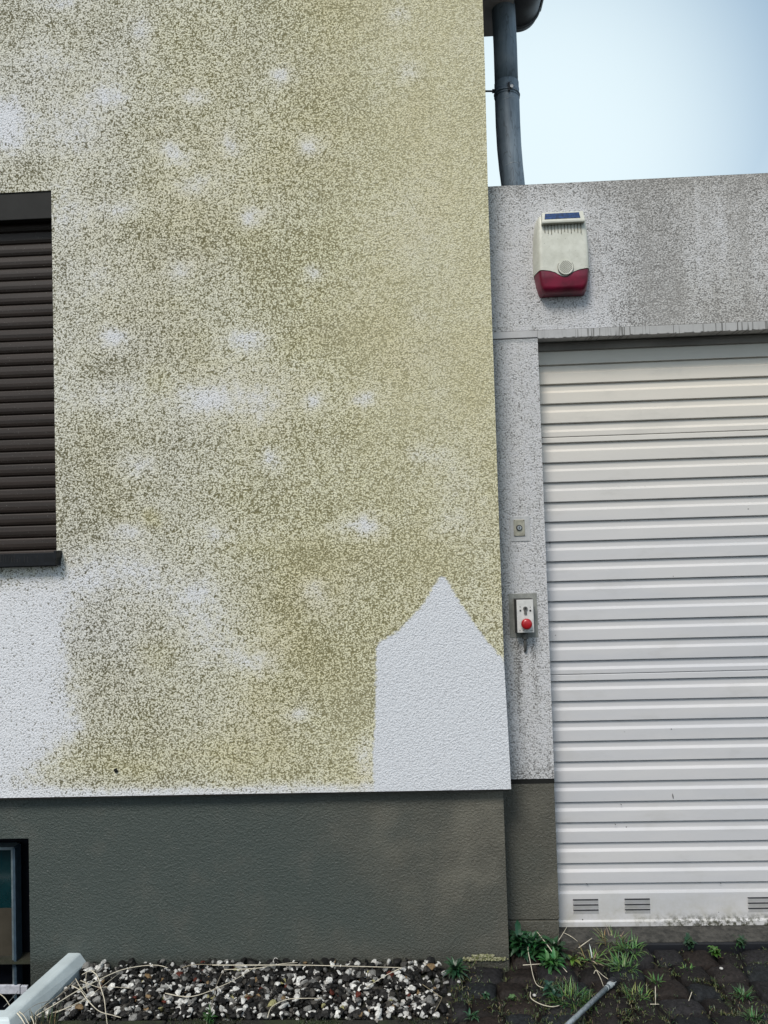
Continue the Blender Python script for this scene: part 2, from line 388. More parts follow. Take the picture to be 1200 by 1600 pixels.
SPOTS = [(440,122,17,13,1),(487,228,21,17,1),(362,230,17,17,.7),(275,235,24,15,.8),(300,147,22,15,.7),(172,152,38,24,.6),
 (220,45,18,18,.6),(10,190,30,36,1),(95,5,30,14,.6),(640,115,20,15,.7),(620,20,15,17,.6),(395,335,22,13,1),(300,285,28,15,.6),
 (180,320,40,18,.6),(285,425,18,13,.7),(490,428,17,13,.9),(178,533,25,15,.9),(385,530,32,18,.8),(322,625,34,18,.7),(350,625,85,36,.42),(180,960,150,90,.22),(215,1010,90,60,.15),
 (410,632,30,26,.3),(487,628,16,16,.9),(570,620,24,14,.9),(215,725,26,18,.7),(428,722,18,16,.85),(570,818,24,20,1.05),(540,830,38,15,.5),
 (200,835,34,16,.75),(335,835,22,13,.6),(490,925,25,20,.8),(465,1122,20,14,.9),(110,1140,22,13,.7),(400,1030,34,20,.6),(330,1000,50,40,.3),
 (310,935,34,28,.5),(655,500,15,11,.5),(690,620,20,15,.4),(665,715,24,18,.45),(710,820,28,18,.45),(720,750,30,60,.25),(150,440,40,30,.25),
 (110,330,30,50,.45),(160,620,60,26,.4),(130,900,60,45,.6),(190,880,60,30,.35),(240,920,50,40,.3),(575,1190,16,45,.85),(620,560,40,30,.25),
 (420,580,60,20,.25),(110,205,60,40,.3),(60,90,60,40,.25),(620,330,50,40,.2),(690,690,60,40,.2),(330,1100,50,40,.2)]
DARKS = [(160,575,42,22,.5),(395,590,30,14,.4),(255,600,24,18,.25),(520,540,55,45,.3),(300,380,70,30,.25),(540,660,40,25,.25),(690,875,60,35,.3),
 (490,868,50,28,.55),(390,862,45,20,.45),(240,815,16,11,.5),(400,780,60,25,.25),(455,945,30,18,.5),(560,1110,45,55,.5),(105,1000,16,60,.45),
 (245,1020,34,30,.4),(40,270,45,30,.5),(130,135,30,20,.3),(215,365,60,18,.2),(440,560,40,30,.25),(500,1010,60,40,.35),(290,690,80,30,.2),
 (240,190,60,25,.25),(320,340,60,20,.3),(420,430,40,40,.2),(620,900,50,30,.3),(300,1080,80,25,.25),(170,1040,40,20,.2),(20,15,30,30,.4),
 (70,260,40,20,.3),(400,480,90,25,.2),(700,1010,30,50,.3),(230,1180,80,20,.15)]
YELL = [(520,540,60,50,.45),(660,640,80,35,.6),(690,875,70,40,.5),(240,815,18,13,1.0),(560,1110,55,60,.6),(255,600,30,22,.5),(490,868,60,30,.35),
 (245,1030,36,30,.4),(95,1190,40,22,.6),(200,1200,70,22,.5),(380,1190,90,30,.4),(540,1180,40,40,.4),(400,850,60,20,.3),(550,350,30,25,.3),(600,530,50,30,.3)]
PATCH = [(585,1262),(582,1180),(586,1130),(587,1060),(588,1010),(592,1002),(606,995),(620,987),(628,980),(648,958),(665,940),(672,925),(685,903),
 (690,899),(699,906),(712,930),(722,945),(735,965),(750,986),(770,1010),(790,1032),(840,1060),(840,1262)]
def gsum(X, Z, lst, Y=0.0, mpp=MPP, rs=1.0):
    mpp = mpp*rs
    out = np.zeros(X.shape)
    for (px, py, rx, ry, s) in lst:
        p = P(px, py, Y)
        out += s*np.exp(-(((X-p.x)/(rx*mpp))**2 + ((Z-p.z)/(ry*mpp))**2))
    return out
def house_field(X, Z):
    wx = X + .030*nz2(X, Z, 9) + .012*nz2(X, Z, 28, 5); wz = Z + .030*nz2(X, Z, 9, 31) + .012*nz2(X, Z, 28, 9)
    U = (X+1.4375)/1.731          # 0 at the photo's left edge, 1 at the house corner
    H = (Z-.574)/2.6              # 0 at the bottom of the plaster, 1 near the top
    A = np.full(X.shape, .56)
    A += .12*nz2(X, Z, 2.3, 3) + .10*nz2(X, Z, 6, 7)
    A += gsum(wx, wz, DARKS)*.33 - gsum(wx, wz, SPOTS, rs=1.08)*.50
    A -= .10*(1-ss(U, .1, .5))*ss(H, .25, .6)
    # clean white field under the window sill
    q = P(96, 1000, 0).x; zz = P(96, 912, 0).z; zb = P(60, 1130, 0).z
    edge = q - .16*ss(zb - Z, 0, .28)
    cl = (1-ss(wx, edge-.08-.20*ss(zb+.05-Z, 0, .3), edge+.12+.14*ss(zb+.05-Z, 0, .3)))*ss(zz+.10-wz, -.05, .20)
    A = A*(1-cl) + (-.08)*cl
    bot = 1-ss(Z, .574, .622+.02*nz2(X, Z, 8, 2)); A -= .55*bot
    Hh = .33 + .67*ss(U + .08*(.75-H) + .12*nz2(X, Z, 3, 12), .06, .78) - gsum(wx, wz, [(190,990,120,100,.22)])
    Hh += gsum(wx, wz, YELL)*.8 - gsum(wx, wz, SPOTS)*.35; Hh *= (1-.9*cl)*(1-.7*bot)
    Vv = .58*ss(U + .04*nz2(X, Z, 4, 17), .60, .95)*ss(Z, 1.1, 2.2) + .05 + .28*gsum(wx, wz, YELL) + .18*ss(U, .2, .8)
    Vv *= (1-cl)*(1-np.clip(gsum(wx, wz, SPOTS), 0, 1)*.8)
    S = np.clip(sdf_poly(X, Z, [(P(a, b, 0).x, P(a, b, 0).z) for a, b in PATCH]), -.3, .3)
    return np.stack([np.clip(A, -.6, 1.5), np.clip(Hh, 0, 1), np.clip(Vv, 0, 1), S], -1)
CORN = [(754,-60),(754,0),(757.5,100),(762.5,300),(768,480),(774,650),(780.5,840),(787.5,1035),(792,1110),(796,1180),(798.7,1234)]
cz_ = np.array([P(a, b, 0).z for a, b in CORN][::-1]); cx_ = np.array([P(a, b, 0).x for a, b in CORN][::-1])
XC = .2935
def corner_warp(X, Z):
    d = np.interp(Z, cz_, cx_)-XC
    return d*ss(X, XC-.12, XC)

# ------------------------------------------------------------------ the house
ZB = P(400, 1240, 0).z            # bottom edge of the plaster
WX1 = P(84, 560, 0).x; WZ1 = P(80, 297.5, 0).z; WZ0 = P(88, 862, 0).z; WX0 = WX1-1.32
house = thing('house', 'two-tone house with algae-stained white stucco, grey plinth and a brown shuttered window', 'house', (XC/2-1.5, 0, 0))
panel('wall', -3.4, XC, ZB, 3.75, 0.0, 0.16, [(WX0, WX1, WZ0-.05, WZ1)], house_field, M['wall'], house, .0165, corner_warp)
b = MB(); b.box(-3.4, XC-.004, .165, 5.0, ZB+.002, 3.745); b.build('building_body', M['roof_felt'], house)
b = MB(); b.box(-3.6, XC+.02, -.03, 5.2, 3.755, 3.86); b.build('roof', M['roof'], house)
# plinth with the cellar window opening
YP = .035; XPL = P(792, 1400, YP).x
BX1 = P(46, 1400, YP).x; BZ1 = P(44, 1310, YP).z; BX0 = BX1-.95; BZ0 = -.30
b = MB()
b.box(BX1, XPL, YP, .16, -.35, ZB-.001); b.box(-3.38, BX0, YP, .16, -.35, ZB-.001); b.box(BX0, BX1, YP, .16, BZ1, ZB-.001); b.box(BX0, BX1, YP, .16, -.9, BZ0)
b.build('plinth', M['plinth'], house)
b = MB(); b.box(-3.38, XPL+.002, .162, 5.0, -.35, ZB-.003); b.build('base_body', M['plinth'], house)
b = MB(); q_ = P(181, 1204, -.001); b.tube([q_+Vector((-.006, 0, .002)), q_+Vector((0, -.002, 0)), q_+Vector((.006, 0, -.003))], [.003, .0065, .0035], 7); b.tube([q_+Vector((.001, 0, -.007)), q_+Vector((-.001, -.001, .007))], [.002, .005], 6); b.build('plaster_chip', M['black_plate'], house)
# metal drip line under the plaster
b = MB(); b.box(-3.39, XC-.004, -.001, YP-.002, ZB-.006, ZB-.0015); b.build('base_rail', M['black_plate'], house)

# roller-shutter window: > box cover, slats, sill
win = MB(); win.box(WX0, WX1-.001, .004, .03, P(80, 340, 0).z, WZ1-.001)
win_o = win.build('window', M['black_plate'], house, bevel=.002)
b = MB(); pitch = 19.75*2.56/F; z = P(80, 346, .05).z+.10
prof = [(0.0, .013), (.035, .0040), (.12, .0012), (.45, 0.0), (.7, .0012), (.88, .0045), (.96, .010), (1.0, .014)]
vs = []; fs = []
zc = z
while zc > WZ0-.02:
    k = len(vs)
    for (t, d) in prof:
        vs += [(WX0+.002, .052+d, zc-pitch*t), (WX1-.002, .052+d, zc-pitch*t)]
    for i in range(len(prof)-1): fs.append((k+2*i, k+2*i+1, k+2*i+3, k+2*i+2))
    zc -= pitch
b.add(vs, fs); b.build('shutter', M['slat'], win_o, smooth=False)
b = MB(); b.box(WX0, WX1-.001, .10, .14, WZ0-.04, WZ1); b.build('window_recess', M['frame_dark'], win_o)
sz1 = P(60, 862, -.03).z; sz0 = P(60, 884, -.035).z; sx1 = P(94.5, 870, -.006).x
b = MB(); b.box(WX0-.02, sx1-.006, -.036, .05, sz1-.010, sz1-.004); b.box(WX0-.02, sx1-.006, -.0385, -.033, sz0, sz1-.004)
b.box(WX0-.02, sx1-.006, -.036, -.002, sz0-.001, sz0+.003)
sill = b.build('sill', M['sill'], win_o, bevel=.001)
b = MB(); b.prism([(sx1-.006, sz0-.001), (sx1-.001, sz0-.001), (sx1-.0005, sz0+.018), (sx1+.003, sz0+.026), (sx1+.003, sz1+.002), (sx1-.006, sz1+.002)], -.042, -.001)
b.build('sill_end_cap', M['sill'], sill, bevel=.001)
# pale drip scratches on the sill front
n = NT('sill scratches'); M['sill_streak'] = n.out((.003,.003,.003), .7)
b = MB()
for px, h_, wd in ((1,12,1.2),(5,13,.9),(9,10,1.0),(14,12,.8),(18,8,1.3),(22,12,1.0),(27,6,1.4),(31,8,.9),(38,11,1.1),(43,10,1.0),(58,12,.9)):
    p = P(px, 879, -.0385); q = h_*MPP
    b = MB(); b.box(p.x, p.x+wd*MPP, -.0392, -.0386, p.z, p.z+q*.95); b.build('grime_streak', M['sill_streak'], sill)


# cellar window: > frame, pane, boards
cw = MB(); YC = .13
xr = P(27, 1400, YC).x; zt = P(20, 1320, YC).z; zbm = P(20, 1532, YC).z
cw.box(BX0, BX1+.05, YC+.03, YC+.06, BZ0-.3, BZ1+.05)
cw_o = cw.build('cellar_window', M['frame_dark'], house)
b = MB(); tk = .008
b.box(xr-.010, xr, YC-.02, YC+.02, P(27, 1545, YC).z-.02, zt); b.box(BX0+.08, xr-.010, YC-.02, YC+.02, zt-.010, zt)
b.build('frame', M['frame_light'], cw_o)
b = MB(); b.box(xr+.0005, xr+.009, YC-.028, YC+.012, P(28, 1566, YC).z, zt-.001); b.build('frame_side', M['frame_blue'], cw_o)
b = MB(); zm = P(10, 1421, YC).z; b.box(BX0+.09, xr-.011, YC+.012, YC+.016, zm, zt-.011); b.build('upper_pane', M['curtain_teal'], cw_o)
b = MB(); b.box(BX0+.09, xr-.011, YC+.010, YC+.014, P(10, 1506, YC).z, zm-.001); b.build('lower_pane', M['curtain'], cw_o)
b = MB(); wz1 = P(20, 1532, YC).z; wz0 = P(20, 1545, YC).z
b.box(BX0, P(31, 1538, YC-.03).x, YC-.031, YC-.021, wz0, wz1); b.box(P(32.5, 1538, YC-.03).x, P(43, 1538, YC-.03).x, YC-.033, YC-.023, wz0-.001, wz1-.001)
b.build('window_board', M['frame_white'], cw_o, bevel=.0015)

# eaves on the right side: soffit board of the house; the gutter hangs below it
es = P(765, 57, .5)
b = MB(); b.box(XC+.001, XC+.16, -.02, .50, es.z, es.z+.24); b.build('soffit', M['soffit'], house)
gut = thing('rain_gutter', 'dark half-round rain gutter end hanging from the eaves beside the downpipe', 'gutter', (0, 0, 0))
gc = P(808, 50, .5); gr = .087; gz = gc.z+gr
b = MB(); na = 24; vs = []; fs = []
ys_ = [.50, .35, .2, .05, -.1]
for y in ys_:
    for k in range(na+1):
        a = math.pi + math.pi*k/na; vs.append((gc.x+gr*math.cos(a), y, gz+gr*math.sin(a)))
for j in range(len(ys_)-1):
    for k in range(na): fs.append((j*(na+1)+k, j*(na+1)+k+1, (j+1)*(na+1)+k+1, (j+1)*(na+1)+k))
b.add(vs, fs)
o = b.build('trough', M['gutter'], gut, smooth=True); m_ = o.modifiers.new('solid', 'SOLIDIFY'); m_.thickness = .002
b = MB(); pl = [(gc.x+gr*math.cos(math.pi+math.pi*k/na), gz+gr*math.sin(math.pi+math.pi*k/na)) for k in range(na+1)]
b.prism(pl, .500, .503); b.build('end_cap', M['gutter'], gut)
b = MB(); b.tube([(gc.x+gr+.006, .50, gz), (gc.x+gr+.006, -.1, gz)], .009, 12); b.build('bead', M['gutter'], gut, smooth=True)
b = MB()
for y in (.47, .02):
    arc = [(gc.x+(gr+.004)*math.cos(math.pi+math.pi*k/na), y, gz+(gr+.004)*math.sin(math.pi+math.pi*k/na)) for k in range(na+1)]
    b = MB(); b.tube(arc, .004, 6); b.build('bracket', M['gutter'], gut)

# downpipe
YD = .35
dp = thing('downpipe', 'weathered blue-grey zinc downpipe with a sleeve joint, standing behind the garage parapet', 'downpipe', (P(800, 290, YD).x, YD, 2.6))
c0 = [P(785.3, -60, YD), P(786.5, 10, YD), P(789.5, 75, YD), P(791.6, 145, YD)]
b = MB(); b.tube(c0, .0455, 32); b.build('upper_pipe', M['zinc'], dp, smooth=True)
c1 = [P(792, 141, YD), P(792.4, 160, YD), P(793.6, 195, YD), P(795.5, 230, YD), P(798.4, 262, YD), P(802, 292, YD), P(807, 325, YD)]
b = MB(); b.tube(c1, [.0475, .0475, .0474, .0470, .0462, .0450, .0445], 32); b.build('lower_pipe', M['zinc'], dp, smooth=True)
b = MB()
def ring(cen, ax, r, th, n=32):
    pts = []; a = ax.orthogonal().normalized(); bb = ax.cross(a)
    for k in range(n+1): pts.append(cen+(a*math.cos(2*math.pi*k/n)+bb*math.sin(2*math.pi*k/n))*r)
    b.tube(pts, th, 8, cap=False)
axu = (c0[2]-c0[3]).normalized(); tilt = (axu+Vector((.10, 0, 0))).normalized()
ring(P(792, 149, YD), tilt, .0478, .0035); ring(P(792, 153, YD), tilt, .0478, .0022)
b.build('sleeve_collar', M['zinc'], dp, smooth=True)
b = MB(); b.tube([P(791.3, 131, YD), P(791.6, 143, YD)], .0472, 32, cap=False)
cl_ = b.build('pipe_clamp', M['zinc'], dp, smooth=True)
b = MB(); p = P(799, 137, YD-.047); b.tube([p, p+Vector((0, -.012, 0))], .0062, 14); b.build('clamp_screw', M['steel'], cl_)
b = MB(); p = P(795, 137, YD-.046); b.box(p.x-.003, p.x+.003, p.y-.010, p.y+.004, p.z-.016, p.z+.016); b.build('clamp_lug', M['galv_dark'], cl_)
b = MB(); pa = P(758, 142.5, YD); pb = P(774, 142.5, YD); b.tube([pa, pb], .0035, 8); b.tube([P(769, 142.5, YD), pb], .0075, 8); b.build('wall_bolt', M['galv_dark'], cl_)
b = MB()
for (yy, k) in ((163, 0), (264, 1)):
    t = .0004
    cc = P(792.6 if k == 0 else 798.6, yy, YD); rr = .0476 if k == 0 else .0464
    pts = [cc+Vector((math.sin(a)*rr*.93, -math.cos(a)*rr, .0035*math.sin(a*3+k)-.003*math.cos(a)*0)) for a in np.linspace(-.95, .85, 14)]
    b = MB(); b.tube(pts, .0009, 5); b.build('solder_seam', M['rod_cap'], dp)

# ------------------------------------------------------------------ the garage
YG, YDR = .14, .22
GX1 = 3.2
ZT = P(765.5, 292, YG).z; ZT = (ZT+P(1196, 270, YG).z)/2
ZL = (P(842, 529, YG).z+P(1200, 514, YG).z)/2           # underside of the lintel
DX0 = P(858, 1000, YDR-.08).x                             # right edge of the pillar
ZPT = P(830, 1217, YG).z                                 # top of garage plinth
garage = thing('garage', 'flat-roofed garage of speckled grey stucco with white ribbed door', 'garage', (1.6, YG, 0))
MPG = 2.64/F
GSP = [(800,420,40,60,.5),(830,350,40,60,.2),(940,470,70,60,.5),(890,520,70,20,.6),(1090,330,45,50,.55),(1150,420,40,60,.2),(960,520,60,18,.4),(780,560,30,30,.2),(815,720,20,100,.25),(812,870,22,50,.4),(845,1100,12,160,.3)]
GDK = [(1040,400,45,130,.65),(1000,440,30,80,.5),(1090,480,60,50,.45),(960,300,120,18,.45),(1160,500,60,30,.4),(1180,290,60,25,.6),(1030,320,40,50,.4),(985,500,20,40,.5),(820,300,60,10,.3),(1190,400,30,120,.3)]
def fascia_field(X, Z):
    st = nz2(X*3.2, Z*.28, 6, 4)+.6*nz2(X*9, Z*.4, 6, 8)
    wx = X+.03*nz2(X, Z, 8, 3); wz = Z+.02*nz2(X, Z, 8, 6)
    A = .34 + .24*st*ss(X, .30, .6) + .10*nz2(X, Z, 4, 2) + gsum(wx, wz, GDK, YG, MPG)*.30 - gsum(wx, wz, GSP, YG, MPG)*.22
    A += .20*ss(X, .62, .80) + .10*ss(X, 1.38, 1.7) + .25*ss(Z, ZT-.05, ZT)
    Hh = .15+.5*ss(X, .6, 1.1)
    Vv = .08+.35*ss(A, .4, 1.0)+.40*np.clip(st, -.2, 1)*ss(X, .35, .7)
    return np.stack([np.clip(A, -.3, 1.4), Hh, np.clip(Vv, 0, 1), np.full(X.shape, -.3)], -1)
def pillar_field(X, Z):
    st = nz2(X*8, Z*.35, 6, 4)
    A = .27+.12*st+.08*nz2(X, Z, 6, 2)
    e = P(822, 1000, YG)
    lowm = 1-ss(Z, e.z-.01, e.z+.01)
    for dx, wd, ln, s in ((-13,2.5,.40,.5),(14,2,.30,.45),(9,1.6,.22,.45),(0,3,.10,.5),(-17,5,.30,.3),(-9,2,.2,.3)):
        A += s*np.exp(-((X-e.x-dx*MPG-.004*nz2(X, Z, 12, dx))/(wd*MPG))**2)*lowm*(1-ss(e.z-Z, ln*.4, ln))
    A += .38*np.exp(-((X-XC+.0)/.030)**2)  # corner shade beside the house, painted as extra darkening
    A += .15*(1-ss(Z, ZPT, .9))+.2*np.exp(-((Z-ZPT)/.05)**2)
    Hh = np.full(X.shape, .12)+.5*np.exp(-((X-e.x+18*MPG)/.012)**2)*lowm*(1-ss(e.z-Z, .05, .25))
    Vv = .08+.35*np.exp(-((X-XC)/.03)**2)  # same painted corner shade in the film channel
    S = np.full(X.shape, -.3)
    S = np.clip(np.maximum(S, P(800, 534, YG).z*0+(Z-(ZL-.012))), -.3, .3)
    return np.stack([np.clip(A, -.3, 1.4), np.clip(Hh, 0, 1), Vv, S], -1)
panel('fascia', .262, GX1, ZL+.030, ZT, YG, YG+.20, [], fascia_field, M['garage'], garage, .014)
panel('pillar', .262, DX0, ZPT, ZL+.001, YG, YDR+.06, [], pillar_field, M['garage'], garage, .010)
b = MB(); b.box(.255, GX1, YG+.012, YG+.22, ZT, ZT+.007); b.build('coping', M['roof_felt'], garage, bevel=.002)
b = MB(); b.box(DX0, GX1, YG-.004, YG+.05, ZL, ZL+.028); b.box(.262, DX0, YG-.002, YG+.05, ZL+.004, ZL+.0285); drip = b.build('drip_edge', M['drip'], garage, bevel=.0015)
b = MB(); b.box(DX0, GX1, YG+.052, YDR+.05, ZL+.002, ZL+.029); b.build('lintel_underside', M['mortar_dark'], garage)
# ragged lower rim of the render over the door
b = MB(); x = DX0+.002
while x < 2.2:
    l = random.uniform(.006, .03); b.box(x, x+l, YG-.0045, YG+.004, ZL-random.uniform(.0005, .0028), ZL+.001); x += l+random.uniform(.0, .012)
b.build('render_crumbs', M['drip'], drip)
b = MB(); b.box(.262, DX0-.001, YG+.004, YDR+.05, .075, ZPT-.018); b.build('plinth', M['plinth'], garage, bevel=.001)
b = MB(); b.box(.262, DX0, YG+.003, YDR+.05, ZPT-.0175, ZPT-.001); b.build('plinth_cap', M['black_plate'], garage)
b = MB(); b.box(.262, DX0-.003, YG+.001, YDR+.05, -.05, .071); b.build('plinth_foot', M['plinth'], garage, bevel=.002)
b = MB(); b.box(DX0, GX1, YG-.02, YDR+.06, -.08, .010); b.build('threshold', M['threshold'], garage, bevel=.003)
b = MB(); b.box(P(980, 1465, YG-.03).x, GX1, YG-.034, YG-.0205, -.05, .006); b.build('threshold_rail', M['galv_dark'], garage, bevel=.001)
b = MB(); b.box(GX1, GX1+.4, YG, 5, -.05, ZT); b.box(XC+.01, GX1, 4.9, 5.0, -.05, ZT); b.build('side_walls', M['roof_felt'], garage)
b = MB(); b.box(XC+.01, GX1, YG+.205, 5.0, ZT-.13, ZT-.07); b.build('roof', M['roof_felt'], garage)

# ribbed door
DT = ZL+.01; DB = P(1000, 1446, YDR).z
ZBP = P(900, 1381, YDR).z; pr = .0722
door = MB(); x0, x1 = DX0-.02, 2.9
lines = []    # (z, depth) from the bottom up
lines += [(DB, .004), (DB, -.006), (DB+.016, -.006), (DB+.019, -.002), (DB+.021, 0.0)]
z = ZBP
lines += [(z-.036, 0.0), (z-.030, .003), (z-.0285, .0075), (z-.0045, .0084), (z-.001, .0125), (z, .0125)]
seams = [P(862, 1054.6, YDR).z, P(848, 684, YDR).z]
while z < DT-.10:
    lines += [(z+.0005, .0005), (z+.002, -.0006)]
    sm = [s for s in seams if z+.006 < s < z+.038]
    for s in sm: lines += [(s-.0035, 0.0), (s-.0015, .001), (s-.0012, .006), (s+.0012, .006), (s+.0015, .0005), (s+.003, 0.0)]
    lines += [(z+.0395, 0.0), (z+.0415, .0012), (z+.0455, .0055), (z+.0485, .0078), (z+.0515, .0080), (z+pr-.0045, .0084), (z+pr-.0010, .0125)]
    z += pr
lines += [(z, .0125), (z+.0005, 0.0), (DT-.035, 0.0)]
vs = []; fs = []
for (zz, dd) in lines: vs += [(x0, YDR+dd, zz), (x1, YDR+dd, zz)]
for i in range(len(lines)-1): fs.append((2*i, 2*i+1, 2*i+3, 2*i+2))
door.add(vs, fs)
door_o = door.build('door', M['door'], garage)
b = MB(); b.box(x0, x1, YDR+.02, YDR+.04, DB, DT); b.build('door_back', M['frame_dark'], door_o)
b = MB(); zr = P(844, 549, YDR-.01).z; b.box(DX0+.001, x1, YDR-.012, YDR+.018, zr, ZL+.001); b.build('head_rail', M['door_rail'], door_o, bevel=.002)
vx = [P(895, 1413, YDR).x, P(975.5, 1413, YDR).x, P(1168, 1413, YDR).x]; vx += [vx[2]+(vx[1]-vx[0]), vx[2]+(vx[2]-vx[0]), vx[2]+(vx[2]-vx[0])+.18]
for k, x in enumerate(vx):
    b = MB(); d = MB()
    for j in range(3):
        zc = P(910, 1405+8.1*j, YDR).z
        hw = .091
        b.add([(x, YDR-.0002, zc-.016), (x+hw, YDR-.0002, zc-.016), (x+hw-.003, YDR-.0045, zc-.003), (x+.003, YDR-.0045, zc-.003), (x, YDR-.0002, zc-.0008), (x+hw, YDR-.0002, zc-.0008)],
              [(0, 1, 2, 3), (0, 3, 4), (1, 5, 2)])
        d.box(x+.001, x+hw-.001, YDR-.0030, YDR-.0004, zc-.0032, zc+.0006)
    v = b.build('vent', M['door'], door_o); d.build('vent_slot', M['door_dark'], v)
b = MB()
for (px, py, a, l) in ((1051.5, 1244, 85, 8), (970.5, 1257, 60, 2.5), (961.5, 1288, 45, 2.2), (1049, 1139, 90, 1.6), (917, 1381, 30, 3.5), (859, 848, 80, 4), (1126, 1380, 20, 2)):
    p = P(px, py, YDR-.0015); dv = Vector((math.cos(R_(a)), 0, -math.sin(R_(a))))*l*MPG*.5
    b = MB(); b.tube([p-dv, p, p+dv], [.0006, .0018, .0008], 6); b.build('dirt_speck', M['door_dark'], door_o)

# ------------------------------------------------------------------ alarm siren on the fascia
scx = P(878, 400, YG-.03).x; sb = P(878, 457, YG-.05).z; stp = P(878, 336, YG-.05).z; SH = stp-sb
siren = thing('alarm_siren', 'cream alarm siren box with red lower lens and blue solar strip on the garage fascia', 'alarm', (scx, YG, sb))
def hw(t): return np.interp(t, [0, .03, .12, .27, .45, .75, .92, 1.0], [.078, .083, .090, .0975, .0985, .095, .088, .082])
def fwd_(t): return np.interp(t, [0, .03, .12, .27, .5, .8, .92, 1.0], [.062, .070, .079, .083, .084, .082, .080, .076])
def dep(t): return np.interp(t, [0, .02, .06, .2, .5, .8, .93, 1.0], [.030, .040, .052, .060, .062, .060, .056, .046])
us = [(-1, 0, 0), (-1, .45, 0), (-1, .86, .35), (-1, .97, .8)]
def sect(t, grid=20):
    W, Wf, D = hw(t), fwd_(t), dep(t); pts = [(-W, .0), (-W+.001, -D*.30), (-W+(W-Wf)*.55, -D*.72), (-Wf-.002, -D*.93), (-Wf+.003, -D)]
    for k in range(1, grid): pts.append((-Wf+.003+(2*Wf-.006)*k/grid, -D-.0015*math.sin(math.pi*k/grid)))
    pts += [(-p[0], p[1]) for p in pts[:5][::-1]]
    return pts
def vcut(x):     # height (fraction) of the wavy joint between lens and housing
    a = abs(x)/.085
    return float(np.interp(a, [0, .10, .22, .38, .6, .85, 1.0, 1.3], [.190, .194, .212, .245, .270, .282, .286, .262]))
def shell(name, tl, th, rows, mat, inset=0.0, close_top=False, close_bot=False):
    m = MB(); ns = len(sect(.5)); vs = []
    for j in range(rows+1):
        for k in range(ns):
            x_ = sect(.5)[k][0]; lo, hi = tl(x_), th(x_); t = lo+(hi-lo)*j/rows
            q = sect(t)[k]; vs.append((scx+q[0]*(1-inset), YG+q[1]+(inset*.02 if q[1] < 0 else 0), sb+t*SH))
    fs = [(j*ns+k, j*ns+k+1, (j+1)*ns+k+1, (j+1)*ns+k) for j in range(rows) for k in range(ns-1)]
    if close_bot: fs.append(tuple(range(ns)))
    if close_top: fs.append(tuple(rows*ns+k for k in range(ns)))
    m.add(vs, fs); return m.build(name, mat, siren, smooth=False)
o = shell('housing', lambda x: vcut(x)+.004, lambda x: 1.0, 24, M['cream'], close_top=True)
for p_ in o.data.polygons: p_.use_smooth = len(p_.vertices) == 4
o = shell('red_lens', lambda x: 0.0, lambda x: vcut(x)-.006, 12, M['red_lens'], inset=.012, close_bot=True)
for p_ in o.data.polygons: p_.use_smooth = len(p_.vertices) == 4
def fz(t): return sb+t*SH
yf = YG-.0625
# solar head: sloped hood with a blue cell
hd = MB(); zt0, zt1 = fz(.885), fz(1.012); wA, wB = .0745, .071; yA = YG-.078; yB = YG-.069
hd.add([(scx-wA, yA, zt0), (scx+wA, yA, zt0), (scx+wB, yB, zt1), (scx-wB, yB, zt1),
        (scx-wA, yA+.001, zt0-.006), (scx+wA, yA+.001, zt0-.006), (scx+wA, YG-.04, zt0-.008), (scx-wA, YG-.04, zt0-.008), (scx+wB, YG-.03, zt1), (scx-wB, YG-.03, zt1)],
       [(0, 1, 2, 3), (4, 5, 1, 0), (7, 6, 5, 4), (3, 2, 8, 9), (0, 3, 9, 7, 4), (1, 5, 6, 8, 2), (9, 8, 6, 7)])
hood = hd.build('solar_hood', M['cream'], siren, bevel=.0015)
e_ = Vector((0, yB-yA, zt1-zt0)); nrm = Vector((0, -(zt1-zt0), (yB-yA))).normalized()
def hp(u, t, off): q = Vector((scx+u*(wA+(wB-wA)*t), yA, zt0))+e_*t+nrm*off; return tuple(q)
b = MB(); b.add([hp(-.88, .22, .0012), hp(.80, .22, .0012), hp(.78, .84, .0012), hp(-.86, .84, .0012)], [(0, 1, 2, 3)]); cell = b.build('solar_panel', M['solar'], siren)
b = MB(); b.tube([hp(-.87, .53, .0014), hp(.79, .53, .0014)], .0003, 4)
b.build('cell_line', M['frame_blue'], cell)
b = MB()
for k in range(12):
    x = scx-.0625+.0114*k; b.box(x-.0009, x+.0009, yf-.0012, yf+.004, fz(.765-.014*(k % 3)), fz(.875))
b.build('sound_slots', M['cream_dirt'], siren)
b = MB(); cz0 = fz(.305); cxx = scx+.004; r0 = .0262; pts = [(cxx+r0*math.cos(a), cz0+r0*math.sin(a)) for a in np.linspace(0, 2*math.pi, 40)[:-1]]
b.prism(pts, YG-.0672, YG-.060); gr_o = b.build('round_grille', M['cream'], siren)
b = MB(); b.tube([(cxx+(r0+.0005)*math.cos(a), YG-.0655, cz0+(r0+.0005)*math.sin(a)) for a in np.linspace(R_(-215), R_(35), 40)[::-1]], .0012, 6); b.build('grille_ring', M['cream_dirt'], gr_o)
b = MB(); ang = R_(48)
for k in range(-4, 5):
    off = k*.0046; L = math.sqrt(max(0, (r0-.004)**2-off*off)); nx_, nz_ = -math.sin(ang), math.cos(ang)
    c_ = Vector((cxx+nx_*off, YG-.0674, cz0+nz_*off)); d_ = Vector((math.cos(ang), 0, math.sin(ang)))*L
    b.tube([c_-d_, c_+d_], .0008, 5)
b.build('grille_slits', M['cream_dirt'], gr_o)

